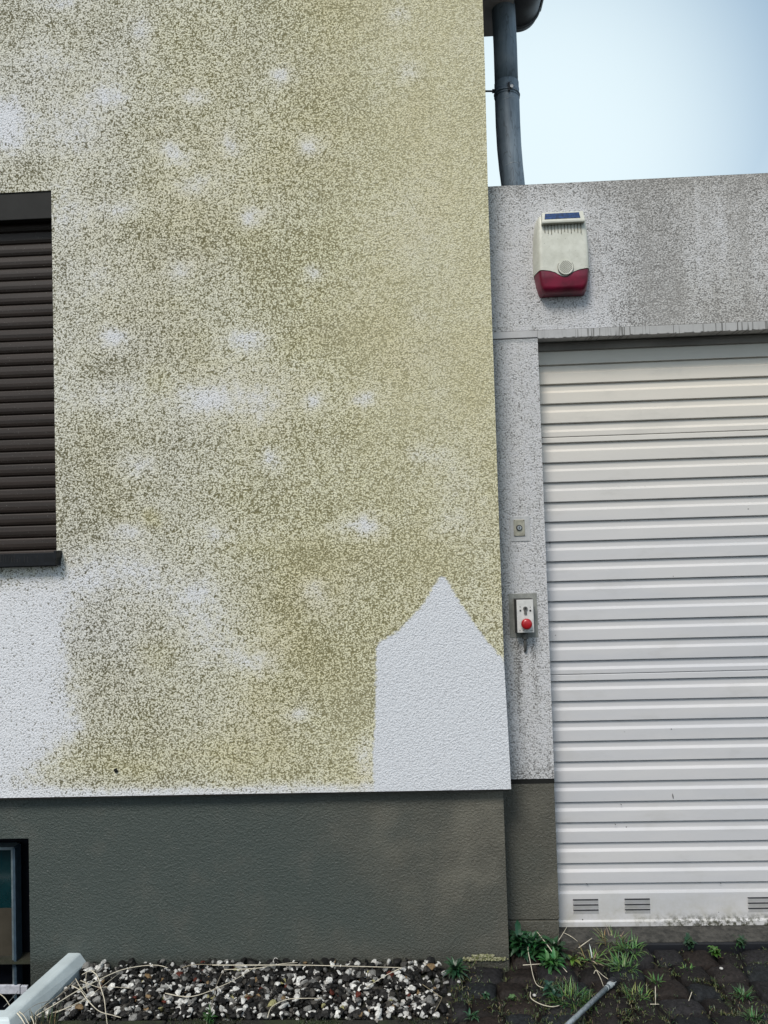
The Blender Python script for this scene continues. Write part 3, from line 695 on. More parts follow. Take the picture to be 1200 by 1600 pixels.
# ------------------------------------------------------------------ key switch (small plate)
def rect_px(x0, y0, x1, y1, Y):
    a = P(x0, (y0+y1)/2, Y).x; b_ = P(x1, (y0+y1)/2, Y).x; return a, b_, P((x0+x1)/2, y1, Y).z, P((x0+x1)/2, y0, Y).z
xa, xb, za, zb_ = rect_px(797, 806.5, 828.5, 846, YG)
ks = thing('key_switch', 'small metal key switch plate in a smooth mortar square on the garage pillar', 'key switch', ((xa+xb)/2, YG, (za+zb_)/2))
b = MB(); b.box(xa, xb, YG-.0022, YG+.004, za, zb_); b.build('mortar_patch', M['mortar'], ks, bevel=.0015)
xa, xb, za, zb_ = rect_px(802.6, 812, 819.7, 837.5, YG)
b = MB(); b.box(xa, xb, YG-.0052, YG-.0024, za, zb_); plate = b.build('plate', M['brass_plate'], ks, bevel=.0008)
cx0, cz0 = (xa+xb)/2-.0005, (za+zb_)/2
b = MB(); b.tube([(cx0, YG-.005, cz0), (cx0, YG-.0095, cz0)], [.0112, .0102], 28); b.build('lock_ring', M['dark_plastic'], plate)
b = MB(); b.tube([(cx0, YG-.009, cz0), (cx0, YG-.0112, cz0)], .0076, 24); lc = b.build('lock_cylinder', M['chrome'], plate)
b = MB(); b.box(cx0-.0013, cx0+.0010, YG-.0118, YG-.0112, cz0-.0048, cz0+.0045); b.build('keyhole', M['dark_plastic'], lc)
b = MB()
for sx in (xa+.003, xb-.003):
    for szz in (za+.003, zb_-.003): b = MB(); b.tube([(sx, YG-.0050, szz), (sx, YG-.0062, szz)], .0014, 8); b.build('screw', M['dark_plastic'], plate)

# ------------------------------------------------------------------ emergency stop key box
xa, xb, za, zb_ = rect_px(795.5, 927, 840, 996, YG)
em = thing('emergency_switch', 'steel-faced key box with a round red stop button on the garage pillar', 'switch box', ((xa+xb)/2, YG, (za+zb_)/2))
b = MB(); b.box(xa, xb, YG-.0022, YG+.004, za, zb_); b.build('mortar_patch', M['mortar_dark'], em, bevel=.0012)
FY = YG-.046
xa, xb, za, zb_ = rect_px(807.8, 937, 833.8, 988.5, FY)
b = MB(); b.box(xa-.0035, xb+.0008, FY+.0022, YG-.0024, za-.001, zb_+.0015); b.build('housing', M['dark_plastic'], em, bevel=.0012)
b = MB(); b.box(xa, xb, FY, FY+.0021, za, zb_); fp = b.build('faceplate', M['alu_face'], em, bevel=.0008)
def fpx(px, py): return P(px, py, FY)
k0 = fpx(820.8, 951)
b = MB(); b.tube([(k0.x, FY+.001, k0.z), (k0.x, FY-.004, k0.z)], .0078, 24); b.box(k0.x-.0045, k0.x+.0045, FY-.0038, FY+.001, k0.z-.0205, k0.z-.003)
kc = b.build('key_cylinder', M['cable'], fp, bevel=.0006)
b = MB(); b.tube([(k0.x, FY-.0038, k0.z+.0008), (k0.x, FY-.0046, k0.z+.0008)], .0040, 16); b.build('keyhole', M['dark_plastic'], kc)
b = MB()
for px in (813, 828.5): q = fpx(px, 954); b = MB(); b.tube([(q.x, FY+.001, q.z), (q.x, FY-.0015, q.z)], .0033, 14); b.build('indicator_lamp', M['dark_plastic'], fp)
b = MB()
for px, s in ((812.6, 1), (828.4, -1)):   # small up and down arrows
    q = fpx(px, 948.6); b.box(q.x-.0005, q.x+.0005, FY-.0006, FY+.0002, q.z-.0026, q.z+.0026)
    b.prism([(q.x-.0016, q.z+s*.0008), (q.x+.0016, q.z+s*.0008), (q.x, q.z+s*.0036)], FY-.00065, FY+.0002); b.build('arrow_mark', M['dark_plastic'], fp); b = MB()
b = MB()
for a_, b2 in ((811.2, 813.8), (817, 819.2), (821.8, 824.6), (828, 833)):
    q = fpx(a_, 985.5); r = fpx(b2, 985.5); b.box(q.x, r.x, FY-.0005, FY+.0002, q.z-.0006, q.z+.0006)
b.build('print_marks', M['dark_plastic'], fp)
k1 = fpx(822, 974.4)
b = MB(); b.tube([(k1.x, FY+.001, k1.z), (k1.x, FY-.012, k1.z)], .0125, 28); b.build('button_stem', M['dark_plastic'], fp)
b = MB(); b.tube([(k1.x, FY-.011, k1.z), (k1.x, FY-.0125, k1.z), (k1.x, FY-.018, k1.z), (k1.x, FY-.022, k1.z), (k1.x, FY-.0235, k1.z)], [.0175, .0190, .0185, .0150, .009], 36)
b.build('stop_button', M['red_button'], fp, smooth=True)
g0 = P(820.5, 990, YG-.02); g1 = P(820.5, 998, YG-.02); g2 = P(821, 1016, YG-.008)
b = MB(); b.tube([g0, g1], .0105, 8); b.build('cable_gland', M['cable'], em)
b = MB(); b.tube([g1, P(820.7, 1006, YG-.015), g2, g2+Vector((-.002, .012, -.006))], [.0052, .0052, .0048, .004], 12); b.build('cable', M['cable'], em, smooth=True)

# ------------------------------------------------------------------ light well in front of the cellar window
ZR = .035
Wa = P(129, 1510, YP); Wi = P(103.5, 1497, YP)
A0 = G(129, 1512, 0.002); A0.y = YP
B0 = G(18, 1624, 0.002); dv = (B0-A0).normalized(); A1 = A0+dv*(B0-A0).length
well = thing('light_well', 'white plastic light well rim around the cellar window pit', 'light well', ((A0.x+BX0)/2, -.1, -.3))
nrm2 = Vector((dv.y, -dv.x, 0)).normalized()       # points to the inner (left) side or outer?
if nrm2.x > 0: nrm2 = -nrm2
secp = [(0.0, -.03), (0.0, .004), (.020, ZR*.93), (.028, ZR), (.062, ZR), (.068, ZR-.006), (.068, -.05)]
def rim_path(path, name, par):
    n = len(path); m = MB(); vs = []
    for i, (p, off) in enumerate(path):
        for (o_, z_) in secp: vs.append((p.x+off.x*o_, p.y+off.y*o_, z_*(1.35 if i in (1, 2) else 1.0)))
    k = len(secp); fs = [(i*k+j, i*k+j+1, (i+1)*k+j+1, (i+1)*k+j) for i in range(n-1) for j in range(k-1)]
    m.add(vs, fs); return m.build(name, M['white_well'], par, bevel=.0025)
WL = BX0-.10
path = [(Vector((A0.x, YP-.001, 0)), nrm2*1.0 + Vector((0, 0, 0)))]
off0 = Vector((-1.0/abs(math.cos(math.atan2(nrm2.y, -nrm2.x))), 0, 0))
path = [(Vector((A0.x, YP-.001, 0)), off0)]
bis = (nrm2+Vector((0, 1, 0))).normalized(); sc_ = 1/bis.dot(nrm2)
path.append((Vector((A1.x, A1.y, 0)), bis*sc_))
C1 = Vector((WL-.25, A1.y, 0)); D1 = Vector((WL-.10, YP-.001, 0))
nl = Vector((-(D1-C1).y, (D1-C1).x, 0)).normalized()
if nl.x < 0: nl = -nl
bis2 = (nl+Vector((0, 1, 0))).normalized(); path.append((C1, bis2/bis2.dot(nl)))
path.append((D1, Vector((1/abs(nl.x), 0, 0))))
rim_path(path, 'rim', well)
b = MB(); ins = [(p+o_*.060) for p, o_ in path]; k = len(ins); vs = [(p.x, p.y, ZR-.012) for p in ins]+[(p.x+.02*(0), p.y, -.85) for p in ins]
b.add(vs, [(i, i+1, k+i+1, k+i) for i in range(k-1)]+[tuple(range(k, 2*k))]); o = b.build('well_shell', M['well_wall'], well)

# ------------------------------------------------------------------ ground, kerb, gravel
KY = G(400, 1588, 0).y                       # near edge of the gravel
notch = [(path[0][0].x-.005, YP+.05), (path[1][0].x-.01, path[1][0].y+.02), (path[2][0].x+.01, path[2][0].y+.02), (path[3][0].x+.005, YP+.05)]
def ground_poly(name, pts, z, mat):
    m = MB(); me = bpy.data.meshes.new(name); bm = bmesh.new()
    vs = [bm.verts.new((x, y, z)) for x, y in pts]; f = bm.faces.new(vs); bmesh.ops.triangulate(bm, faces=[f])
    bmesh.ops.recalc_face_normals(bm, faces=bm.faces)
    bm.to_mesh(me); bm.free(); return tag(link(name, me, mat), kind='structure')
gp = ground_poly('ground', [(-60, -60), (60, -60), (60, YP+.05)] + notch + [(-60, YP+.05)], -.030, M['soil'])
bm = bmesh.new(); bm.from_mesh(gp.data); bm.faces.new([bm.verts.new(q) for q in ((-60, YP+.05, -.030), (60, YP+.05, -.030), (60, 60, -.030), (-60, 60, -.030))]); bm.to_mesh(gp.data); bm.free()
GXR = .055
b = MB()
kx0, kx1 = path[1][0].x+.004, G(700, 1590).x
for i in range(6):
    a_ = kx0+(kx1-kx0)*i/6; b.box(a_+.001, kx0+(kx1-kx0)*(i+1)/6-.002, KY-.060, KY-.004, -.06, -.006+random.uniform(-.002, .002))
b.box(-3.3, path[2][0].x-.01, KY-.06, KY-.004, -.06, -.006)
tag(b.build('kerb', M['kerb'], None, bevel=.006), kind='structure')

def ico(sub):
    bm = bmesh.new(); bmesh.ops.create_icosphere(bm, subdivisions=sub, radius=1)
    v = np.array([q.co[:] for q in bm.verts]); f = [tuple(x.index for x in p.verts) for p in bm.faces]; bm.free(); return v, f
IV, IF = ico(2)
def stone_color():
    r = random.random()
    if r < .56: g = random.uniform(.005, .024); return (g*1.05, g, g*.95)
    if r < .66: g = random.uniform(.035, .08); return (g*1.08, g, g*.88)
    if r < .79: g = random.uniform(.12, .30); return (g, g*.98, g*.92)
    if r < .975: g = random.uniform(.45, .80); return (g, g*.985, g*.93)
    if r < .988: return (.22, .15, .08)
    if r < .994: return (.10, .025, .016)
    return (.35, .33, .16)
b = MB(); cnt = 0
def well_side(x, y):   # to the right of the rim line?
    return (x-A0.x)*dv.y-(y-A0.y)*dv.x
sgn = 1 if well_side(0, -.1) > 0 else -1
for layer, zc0, dens in ((0, -.016, 1000), (1, -.004, 2400)):
    for i in range(dens):
        x = random.uniform(path[1][0].x, GXR+.02); y = random.uniform(KY+.002, YP-.006)
        if well_side(x, y)*sgn < .010: continue
        if x > GXR-.05 and random.random() < (x-GXR+.05)/.06: continue
        s = random.choice([random.uniform(.005, .008), random.uniform(.006, .010), random.uniform(.008, .013), random.uniform(.011, .018)])*.92
        sc3 = np.array([s*random.uniform(.85, 1.35), s*random.uniform(.8, 1.2), s*random.uniform(.5, .85)])
        v = IV.copy(); ph = rng.uniform(0, 6.28, 6)
        v *= (1+.13*np.sin(v[:, [0]]*2.3+ph[0])*np.cos(v[:, [1]]*2.9+ph[1])+.10*np.sin(v[:, [2]]*3.1+ph[2]))
        # flatten a random facet so the pebbles read as broken stone
        for q in range(6):
            d = rng.normal(size=3); d /= np.linalg.norm(d); h_ = v@d; v -= np.outer(np.clip(h_-rng.uniform(.35, .75), 0, None), d)
        v = v*sc3
        R3 = np.array(Matrix.Rotation(random.uniform(0, 6.28), 3, 'Z') @ Matrix.Rotation(random.uniform(-.6, .6), 3, 'X') @ Matrix.Rotation(random.uniform(-.6, .6), 3, 'Y'))
        edge_up = .010*max(0, 1-(YP-y)/.05)
        v = v@R3.T + np.array([x, y, zc0+random.uniform(-.004, .005)+edge_up])
        b.add(v.tolist(), IF, stone_color()); cnt += 1
# a few stray pebbles near the end of the strip
for px, py in ((717, 1536), (702, 1556), (1127, 1515), (742, 1590), (640, 1592), (835, 1557)):
    g = G(px, py, 0); s = .006; v = IV*np.array([s, s*.9, s*.6])+np.array(g[:])+np.array([0, 0, .004]); b.add(v.tolist(), IF, (.5, .49, .46))
go = b.build('gravel', M['gravel'], None, smooth=False); tag(go, 'washed gravel strip of black and white pebbles along the plinth', 'gravel', kind='stuff')
# soil just below the stones
ground_poly('gravel_bed', [(path[1][0].x+.07, KY), (GXR+.03, KY), (GXR+.03, YP), (A0.x+.01, YP)], -.024, M['soil'])

# cobbles
b = MB(); NG = 6
def cobble(c4, ztop, tint, seed):
    # c4: four corners (x, y) counter-clockwise
    c4 = [Vector((p[0], p[1], 0)) for p in c4]; vs = []; fs = []
    tl = (random.uniform(-.006, .006), random.uniform(-.006, .006))
    for j in range(NG+1):
        for i in range(NG+1):
            u, v = i/NG, j/NG
            # squircle-ish rounding of the outline
            uu, vv = 2*u-1, 2*v-1
            k = 1-.05*(uu*uu*vv*vv); uu *= k; vv *= k; u, v = (uu+1)/2, (vv+1)/2
            p = (c4[0]*(1-u)+c4[1]*u)*(1-v)+(c4[3]*(1-u)+c4[2]*u)*v
            e = max(abs(2*i/NG-1), abs(2*j/NG-1))
            z = ztop - (.012 if e > .99 else (.0008 if e > .6 else 0)) + tl[0]*uu+tl[1]*vv + .0045*noise.noise((p.x*26+seed, p.y*26, seed)) + .0025*noise.noise((p.x*70, p.y*70, seed))
            q = p + Vector((noise.noise((p.x*30, p.y*30, seed+3)), noise.noise((p.x*30, p.y*30, seed+9)), 0))*.007
            vs.append((q.x, q.y, z))
    n1 = NG+1
    for j in range(NG):
        for i in range(NG): fs.append((j*n1+i, j*n1+i+1, (j+1)*n1+i+1, (j+1)*n1+i))
    b.add(vs, fs, tint)
    bord = [i for i in range(n1)]+[j*n1+NG for j in range(1, n1)]+[NG*n1+i for i in range(NG-1, -1, -1)]+[j*n1 for j in range(NG-1, 0, -1)]
    lo = [(vs[i][0], vs[i][1], -.05) for i in bord]; k0_ = len(b.v); b.v += lo; b.c += [tuple(tint)]*len(lo)
    base = k0_-len(vs); m_ = len(bord)
    for a in range(m_): b.f.append((base+bord[(a+1) % m_], base+bord[a], k0_+a, k0_+(a+1) % m_))
y = YG-.036; row = 0
while y > -2.6:
    d = random.uniform(.078, .100); x = -3.3+random.uniform(0, .08)
    while x < 3.2:
        wd = random.uniform(.078, .135)
        g = .008; y1, y0_ = y-g*.5, y-d+g*.5; x0_, x1_ = x+g*.5, x+wd-g*.5
        cxm, cym = (x0_+x1_)/2, (y0_+y1)/2
        ok = True
        if y1 > KY-.068 and x0_ < GXR+.012:
            if x1_ > GXR+.05 and y1 < YP: x0_ = GXR+.014
            else: ok = False
        if y1 > YP-.004 and x0_ < XPL+.01:
            if x1_ > XPL+.05: x0_ = XPL+.014
            elif y0_ < YP-.03: y1 = YP-.012
            else: ok = False
        if y1 > KY-.068 and cxm < GXR: ok = False
        if ok and well_side(cxm, cym)*sgn < .05 and cxm < -1 and cym > path[1][0].y-.03 : ok = False
        if ok:
            sk = random.uniform(-.008, .008); j_ = lambda: random.uniform(-.005, .005)
            c4 = [(x0_+j_()+sk, y0_+j_()), (x1_+j_()+sk, y0_+j_()), (x1_+j_()-sk, y1+j_()), (x0_+j_()-sk, y1+j_())]
            t = random.uniform(.6, 1.45); base_c = random.choice([(.016,.015,.016), (.014,.016,.018), (.019,.0155,.0145), (.021,.0155,.013)])
            cobble(c4, random.uniform(-.006, .003), tuple(q*t for q in base_c), random.uniform(0, 90))
        x += wd
    y -= d; row += 1
cob = b.build('cobblestone_paving', M['cobble'], None, smooth=True); tag(cob, kind='structure')

# ------------------------------------------------------------------ plants
def strip(m, base, dirv, length, width, curl, col, seg=5, fold=.25, lobes=0.0):
    d = Vector(dirv).normalized(); side = d.cross(Vector((0, 0, 1)))
    if side.length < .1: side = Vector((1, 0, 0))
    side.normalize(); p = Vector(base); vs = []
    for i in range(seg+1):
        t = i/seg
        wv = width*(math.sin(math.pi*min(1, .12+.88*t**.8))**.8 if t < 1 else .02)*(1+lobes*math.sin(i*2.6))
        vs += [p-side*wv*.5+Vector((0, 0, wv*fold)), p, p+side*wv*.5+Vector((0, 0, wv*fold))]
        p = p+d*(length/seg); d = (d+Vector((0, 0, -curl/seg))).normalized()
    fs = []
    for i in range(seg):
        a = 3*i; fs += [(a, a+1, a+4, a+3), (a+1, a+2, a+5, a+4)]
    cc = tuple(q*random.uniform(.75, 1.3) for q in col)
    m.add(vs, fs, cc)
def rand_dir(el0, el1, az=None):
    a = random.uniform(0, 2*math.pi) if az is None else az; e = random.uniform(el0, el1)
    return Vector((math.cos(a)*math.cos(e), math.sin(a)*math.cos(e), math.sin(e)))
DG = (.014,.058,.020); MG = (.036,.115,.030); LG = (.11,.20,.050); YG_ = (.16,.20,.06); ST = (.56,.51,.40); DRY = (.22,.17,.09)
def leafy(name, pos, n, ln, wd, col, label, cat, stems=3, group='weeds growing in the joints', el=(.1, 1.2), curl=1.0):
    m = MB(); pos = Vector(pos)
    for s in range(stems):
        d0 = rand_dir(.7, 1.4); top = pos+Vector((random.uniform(-1, 1), random.uniform(-1, 1), 0))*ln*.35*(stems > 1)
        hgt = ln*random.uniform(.3, 1.2) if stems > 1 else ln*.15
        m.tube([top, top+d0*hgt], .0016, 5, col=tuple(q*.8 for q in col))
        for k in range(n//stems):
            t = random.random(); strip(m, top+d0*hgt*t, rand_dir(*el), ln*random.uniform(.55, 1.1), wd*random.uniform(.7, 1.2), curl*random.uniform(.5, 1.4), col, lobes=.12)
    o = m.build(name, M['leaf'], None); tag(o, label, cat, group); return o
def tuft(name, pos, n, ln, wd, cols, label, cat='grass tuft', spread=.02, group='grass tufts in the cobble joints', el=(.35, 1.3)):
    m = MB(); pos = Vector(pos)
    for k in range(n):
        a = random.uniform(0, 6.28); r = spread*math.sqrt(random.random())
        strip(m, pos+Vector((math.cos(a)*r, math.sin(a)*r*.7, -.003)), rand_dir(*el, az=a+random.uniform(-1.2, 1.2)), ln*random.uniform(.5, 1.15), wd*random.uniform(.7, 1.3), random.uniform(.3, 1.6), random.choice(cols), seg=4, fold=.1)
    o = m.build(name, M['leaf'], None); tag(o, label, cat, group); return o
W = 'weeds'
leafy('leafy_weed', G(712, 1520, 0), 60, .050, .012, (.016,.050,.022), 'dark green weed rosette at the end of the gravel against the house plinth', W, 1)
leafy('leafy_weed', G(808, 1498, 0)+Vector((.006, .03, 0)), 110, .060, .018, DG, 'dark leafy weed wedged in the corner between house plinth and garage plinth', W, 5)
leafy('leafy_weed', G(836, 1490, 0), 130, .060, .018, (.016,.060,.020), 'tall bushy dark green weed at the foot of the garage plinth', W, 6)
leafy('leafy_weed', G(866, 1492, 0), 50, .060, .016, (.014,.052,.018), 'dark weed under the left end of the garage door', W, 4)
leafy('leafy_weed', G(856, 1512, 0), 60, .048, .011, MG, 'brighter green narrow-leaved weed in front of the bushy corner weeds', W, 3)
leafy('leafy_weed', G(896, 1503, 0), 7, .032, .016, (.10,.17,.030), 'small seedling with one upright pale green oval leaf', W, 1, el=(.3, 1.4))
leafy('leafy_weed', G(912, 1502, 0), 7, .024, .012, (.055,.12,.03), 'tiny round-leaved seedling right of the upright pale leaf', W, 1, el=(.2, .8))
leafy('leafy_weed', G(801, 1562, 0), 8, .022, .014, (.07,.14,.05), 'tiny pale green seedling on the cobbles below the house corner', W, 1)
leafy('leafy_weed', G(758, 1556, 0), 14, .020, .008, (.025,.07,.035), 'tiny bluish green weed in the cobble joint below the plinth', W, 1)
leafy('leafy_weed', G(736, 1590, 0), 26, .026, .007, (.03,.075,.035), 'low feathery weed beside the gravel at the bottom of the picture', W, 2)
leafy('leafy_weed', G(1118, 1492, 0), 80, .022, .009, (.045,.11,.015), 'bright green cushion weed on the cobbles under the right of the door', W, 5)
leafy('leafy_weed', G(1078, 1478, 0), 30, .030, .014, (.014,.04,.018), 'dark flat weed growing against the door threshold rail', W, 3, el=(.0, .6))
leafy('leafy_weed', G(1158, 1478, 0), 30, .026, .008, (.02,.055,.02), 'small dark weed at the threshold near the right edge', W, 3)
leafy('leafy_weed', G(328, 1596, 0), 50, .026, .006, (.03,.085,.02), 'small bright weed on the kerb below the gravel', W, 4)
leafy('leafy_weed', G(868, 1557, 0), 26, .034, .012, (.018,.055,.030), 'bluish green weed in the moss left of the metal rod', W, 2)
tuft('grass_tuft', G(958, 1474, 0), 70, .060, .0032, [LG, YG_, (.05,.10,.03), DRY], 'yellowish green grass tuft against the door threshold', spread=.035)
tuft('grass_tuft', G(985, 1486, 0), 70, .060, .0034, [LG, MG, (.06,.12,.035)], 'green grass tuft right of the yellowish tuft by the threshold', spread=.035)
tuft('grass_tuft', G(975, 1512, 0), 90, .055, .0034, [LG, (.10,.17,.07), MG], 'pale spiky grass tuft just above the rod tip', spread=.040)
tuft('grass_tuft', G(925, 1500, 0), 40, .050, .003, [LG, YG_, ST], 'thin straw-mixed grass tuft left of the spiky tuft', spread=.03)
tuft('grass_tuft', G(893, 1562, 0), 150, .050, .0022, [MG, LG, DG, (.05,.08,.02)], 'dense low grass mound left of the metal rod', spread=.055)
tuft('grass_tuft', G(1027, 1535, 0), 30, .040, .003, [MG, LG], 'small grass tuft in a cobble joint right of the rod', spread=.012)
tuft('grass_tuft', G(1162, 1555, 0), 55, .032, .0025, [MG, (.03,.05,.015)], 'upright grass tuft in a joint near the right edge', spread=.02)
tuft('grass_tuft', G(1176, 1590, 0), 55, .032, .0025, [MG, (.04,.07,.02)], 'grass tuft at the lower right corner of the paving', spread=.02)
tuft('grass_tuft', G(1075, 1515, 0), 26, .026, .0025, [MG, LG], 'sparse grass sprig in the middle of the cobbles', spread=.015)
tuft('grass_tuft', G(995, 1555, 0), 60, .035, .0022, [MG, LG, YG_], 'mossy grass tuft to the right of the rod tip', spread=.035)
tuft('grass_tuft', G(66, 1603, 0), 46, .055, .0024, [(.04,.05,.025), DRY, (.03,.045,.02)], 'dull upright grass growing from the kerb beside the light well rim', spread=.045, el=(1.0, 1.5))
# joint moss and little sprigs, uncountable
m = MB()
for i in range(2600):
    px = random.uniform(700, 1290); py = random.uniform(1474, 1625)
    g = G(px, py, 0)
    if g.y > YG-.04 or (g.x < XPL and g.y > YP-.01): continue
    q = noise.noise((g.x*7, g.y*7, 1.3)); near = math.exp(-((px-880)/70)**2-((py-1585)/28)**2)+.6*math.exp(-((px-980)/60)**2-((py-1570)/40)**2)
    if q+near*1.1 < .16 and random.random() > .10: continue
    for k in range(random.randint(2, 5)):
        strip(m, g+Vector((random.uniform(-.008, .008), random.uniform(-.008, .008), -.008+.006*min(1, near))), rand_dir(.3, 1.4), random.uniform(.006, .017), random.uniform(.0015, .004), .8,
              random.choice([(.03,.05,.012), (.05,.075,.015), (.02,.04,.015), (.075,.08,.02), (.10,.09,.05)]), seg=2)
tag(m.build('joint_moss', M['leaf'], None), 'moss and tiny sprigs in the cobble joints', 'moss', kind='stuff')
m = MB()
for i in range(1800):
    x = random.uniform(kx0, kx1); g = Vector((x, random.uniform(KY-.058, KY-.002), -.008))
    if noise.noise((g.x*9, g.y*20, 4)) < -.05: continue
    for k in range(2): strip(m, g, rand_dir(.4, 1.4), random.uniform(.004, .010), .002, .6, random.choice([(.02,.030,.006), (.03,.035,.008), (.012,.016,.006)]), seg=2)
tag(m.build('kerb_moss', M['leaf'], None), 'short dark moss on the kerb in front of the gravel', 'moss', kind='stuff')
# pale lichen crust at the plinth foot
m = MB()
for i in range(420):
    px = random.gauss(752, 17) if random.random() < .55 else random.uniform(726, 790)
    if not 724 < px < 795: continue
    p = P(px, 1500, YP); s = random.uniform(.0015, .0042); z = random.uniform(-.002, .008 if px < 738 or px > 772 else .017)
    v = IV*np.array([s, s*.6, s*.8])+np.array([p.x, YP-.003-random.uniform(0, .004), z+.002]); m.add(v.tolist(), IF, random.choice([(.26,.26,.15), (.16,.17,.07), (.34,.33,.22)]))
tag(m.build('lichen_crust', M['gravel'], None, smooth=True), 'pale yellow lichen crust at the foot of the house plinth', 'lichen', kind='stuff')

# dry stalks: polyline in photo pixels with height above ground
def stalk(pts, r, label, col=ST, group='dry plant stalks lying about'):
    w_ = [G(px, py, z) for px, py, z in pts]
    # smooth the path
    out = []
    for i in range(len(w_)-1):
        p0 = w_[max(i-1, 0)]; p1 = w_[i]; p2 = w_[i+1]; p3 = w_[min(i+2, len(w_)-1)]
        for k in range(6):
            t = k/6; out.append(.5*((2*p1)+(-p0+p2)*t+(2*p0-5*p1+4*p2-p3)*t*t+(-p0+3*p1-3*p2+p3)*t*t*t))
    out.append(w_[-1]); n_ = len(out); kf = random.uniform(.9, 1.25)
    m = MB(); m.tube(out, [r*.82*(1-.45*i/n_)*random.uniform(.85, 1.1) for i in range(n_)], 6, col=tuple(q*kf for q in col))
    tag(m.build('dry_stalk', M['straw'], None, smooth=True), label, 'dry stalk', group)
S1 = .0016
stalk([(57,1587,.02),(90,1567,.03),(125,1546,.035),(178,1520,.035),(210,1511,.03),(243,1508,.02),(262,1512,.012)], .0022, 'longest pale stalk arching from the light well rim over the gravel')
stalk([(60,1589,.01),(104,1575,.015),(140,1556,.02),(187,1520,.02)], S1, 'straight stalk just below the longest arching stalk')
stalk([(86,1583,.012),(112,1572,.015),(140,1561,.012)], S1, 'short straight stalk nearest the red pebbles beside the light well')
stalk([(112,1540,.03),(126,1548,.03),(138,1564,.025),(155,1580,.015),(175,1586,.008),(189,1590,.005)], .0021, 'curved stalk sweeping down to the kerb from the light well rim')
stalk([(142,1516,.03),(152,1525,.03),(158,1545,.025),(163,1562,.02),(165,1580,.012),(168,1604,.01)], .0020, 'stalk hanging straight down across the gravel to the kerb')
stalk([(128,1523,.02),(142,1516,.028),(150,1517,.022),(158,1512,.014)], S1, 'little bent stalk touching the plinth by the light well')
stalk([(135,1520,.02),(134,1535,.022),(137,1549,.012)], S1, 'short upright twig crossing the arching stalk')
stalk([(118,1529,.02),(127,1545,.025),(135,1555,.015)], S1, 'short twig slanting down right beside the rim')
stalk([(126,1532,.02),(140,1538,.022),(156,1543,.015),(172,1542,.010),(203,1544,.006)], S1, 'thin stalk lying flat across the left gravel')
stalk([(118,1530,.02),(100,1550,.02),(82,1562,.03),(56,1570,.045),(36,1584,.045)], .0012, 'thin brown stem running along and over the light well rim', col=(.24,.20,.15))
stalk([(56,1615,.0),(56,1590,.015),(57,1581,.02),(75,1568,.02),(96,1552,.014),(118,1530,.012)], S1, 'stalk bent at a right angle below the rim')
stalk([(27,1583,.045),(34,1592,.04),(42,1606,.02)], .0026, 'thick pale stalk drooping over the rim corner, upper one')
stalk([(30,1581,.045),(38,1588,.04),(47,1604,.02)], .0022, 'pale stalk drooping over the rim corner, lower one')
stalk([(48,1588,.03),(52,1596,.025),(55,1612,.01)], .0022, 'short thick pale stalk right of the rim corner')
stalk([(0,1553,-.02),(8,1560,-.01),(15,1571,.0),(19,1580,.01)], .0018, 'pale stalk inside the light well')
stalk([(6,1573,-.02),(16,1563,-.02),(28,1549,-.03)], S1, 'thin grey stalk inside the light well crossing the pale one', col=(.25,.26,.25))
stalk([(332,1508,.018),(400,1508,.020),(470,1508,.020),(560,1510,.018),(628,1512,.014)], .0021, 'long straight white stalk lying along the plinth on the gravel')
stalk([(628,1512,.014),(605,1523,.012),(572,1543,.008)], S1, 'stalk angling down left from the end of the long white one')
stalk([(285,1512,.012),(305,1507,.015),(345,1508,.012)], S1, 'brownish stalk by the plinth left of the long white one', col=(.28,.24,.17))
stalk([(350,1515,.015),(400,1513,.014),(440,1506,.012),(465,1504,.012)], S1, 'second stalk beside the long white one on the gravel')
stalk([(258,1552,.01),(300,1557,.012),(350,1539,.015),(385,1520,.014),(407,1505,.012)], .0019, 'curved stalk rising to the plinth in mid gravel')
stalk([(352,1512,.015),(340,1535,.015),(332,1565,.015),(322,1602,.01)], S1, 'dark tan stalk running down the gravel to the small kerb weed', col=(.22,.19,.14))
stalk([(418,1590,.008),(425,1573,.012),(447,1562,.012),(470,1560,.010),(502,1560,.008)], .0019, 'hooked stalk in the middle of the gravel')
stalk([(660,1538,.010),(686,1556,.012),(690,1560,.01),(680,1580,.008)], S1, 'brown stalk at the right end of the gravel', col=(.20,.17,.11))
stalk([(839,1456,.05),(850,1470,.045),(862,1486,.035),(875,1506,.015),(886,1519,.006)], .0024, 'thick pale stalk leaning down from the bushy corner weed')
stalk([(828,1473,.035),(825,1483,.03),(829,1505,.02),(834,1528,.012),(842,1541,.008),(866,1547,.005)], .0018, 'long bent stalk curving down onto the cobbles left of the moss')
stalk([(829,1550,.012),(830,1560,.012),(845,1569,.010),(862,1573,.008),(874,1571,.006)], .0022, 'pale curved stalk lying below the long bent one')
stalk([(817,1508,.006),(832,1507,.008),(846,1506,.008)], .0017, 'short level white stalk left of the narrow-leaved weed')
stalk([(880,1457,.02),(892,1463,.018),(904,1472,.008)], .0016, 'thin pale stalk under the left end of the door')
stalk([(866,1478,.02),(873,1469,.03),(880,1458,.03),(886,1448,.02)], .0016, 'stalk leaning up against the left end of the door')
stalk([(928,1521,.010),(932,1516,.012),(943,1525,.010),(952,1531,.006)], .0015, 'small folded straw beside the rod tip')
stalk([(932,1516,.012),(938,1528,.010),(943,1541,.006)], .0014, 'short straw crossing the folded one at the rod tip')
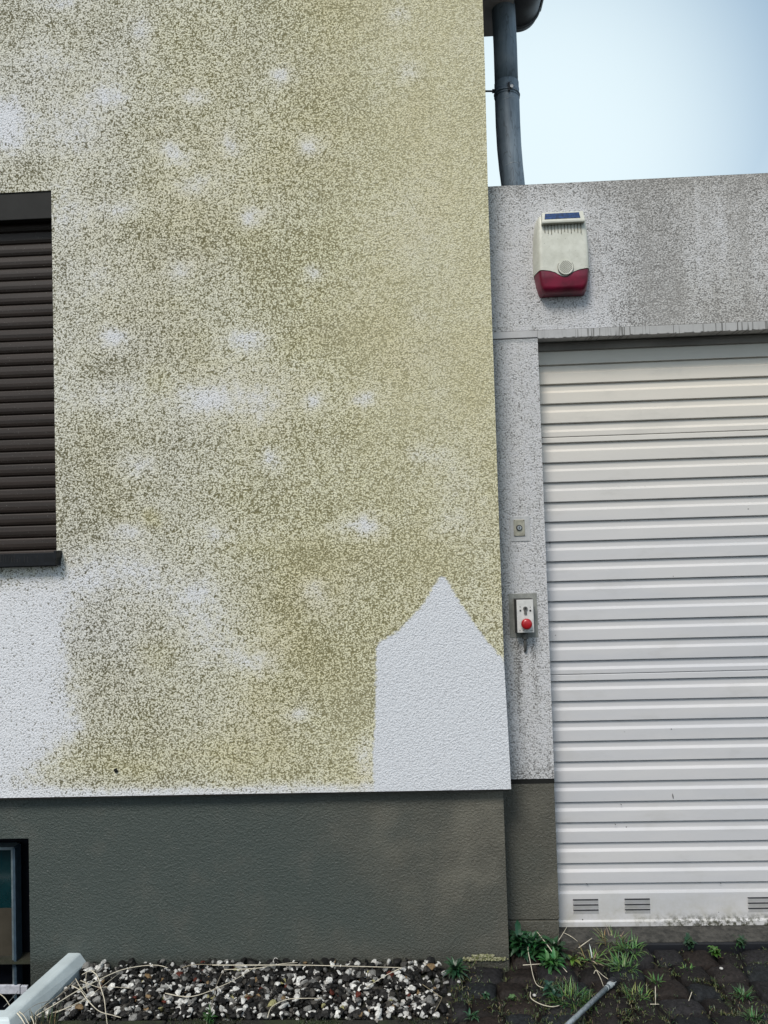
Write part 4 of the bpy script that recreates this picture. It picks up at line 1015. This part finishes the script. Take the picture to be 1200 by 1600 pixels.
stalk([(904,1481,.01),(915,1473,.02),(925,1466,.02)], .0020, 'pale straw in the thin grass below the threshold')
stalk([(924,1540,.004),(1024,1541,.014),(1024.2,1570,.002)][1:], .0019, 'upright pale stalk among the cobbles right of the rod')
stalk([(1016,1569,.004),(1030,1569,.004)], .0012, 'tiny level straw at the foot of the upright cobble stalk')
stalk([(1081,1550,.010),(1076,1564,.003)], .0015, 'short slanting straw on the right cobbles')

# ------------------------------------------------------------------ metal rod lying on the cobbles
ra = G(952, 1540, .016); rb = G(884, 1604, .045); rc = rb+(rb-ra)*2.2+Vector((0, 0, .05))
rod = thing('metal_rod', 'grey metal rod with a pale fitting and black tip lying on the cobbles', 'rod', ra)
b = MB(); b.tube([ra, rb, rc], .0068, 20); b.build('shaft', M['galv'], rod, smooth=True)
dr = (ra-rb).normalized(); sd_ = dr.cross(Vector((0, 0, 1))).normalized()
b = MB(); b.tube([ra-dr*.006, ra+dr*.004, ra+dr*.016], [.0075, .0095, .0090], 18); b.tube([ra-dr*.022, ra-dr*.017], .0078, 18)
b.add([ra+dr*.01+sd_*.004, ra+dr*.01+sd_*.012, ra+dr*.026+sd_*.013, ra+dr*.024+sd_*.006, ra+dr*.01+sd_*.004+Vector((0,0,.008)), ra+dr*.01+sd_*.012+Vector((0,0,.008)), ra+dr*.026+sd_*.013+Vector((0,0,.008)), ra+dr*.024+sd_*.006+Vector((0,0,.008))],
      [(0,3,2,1),(4,5,6,7),(0,1,5,4),(1,2,6,5),(2,3,7,6),(3,0,4,7)])
b.build('fitting', M['rod_cap'], rod, smooth=False, bevel=.001)
b = MB(); b.tube([ra+dr*.010, ra+dr*.018, ra+dr*.034, ra+dr*.038], [.011, .0145, .0135, .008], 18)
b.tube([ra+dr*.028, ra+dr*.046+sd_*.010+Vector((0, 0, .008))], [.003, .0015], 6); b.tube([ra+dr*.028, ra+dr*.044-sd_*.014+Vector((0, 0, .008))], [.003, .0015], 6)
b.build('black_tip', M['galv_dark'], rod, smooth=True)
print('gravel stones', cnt)
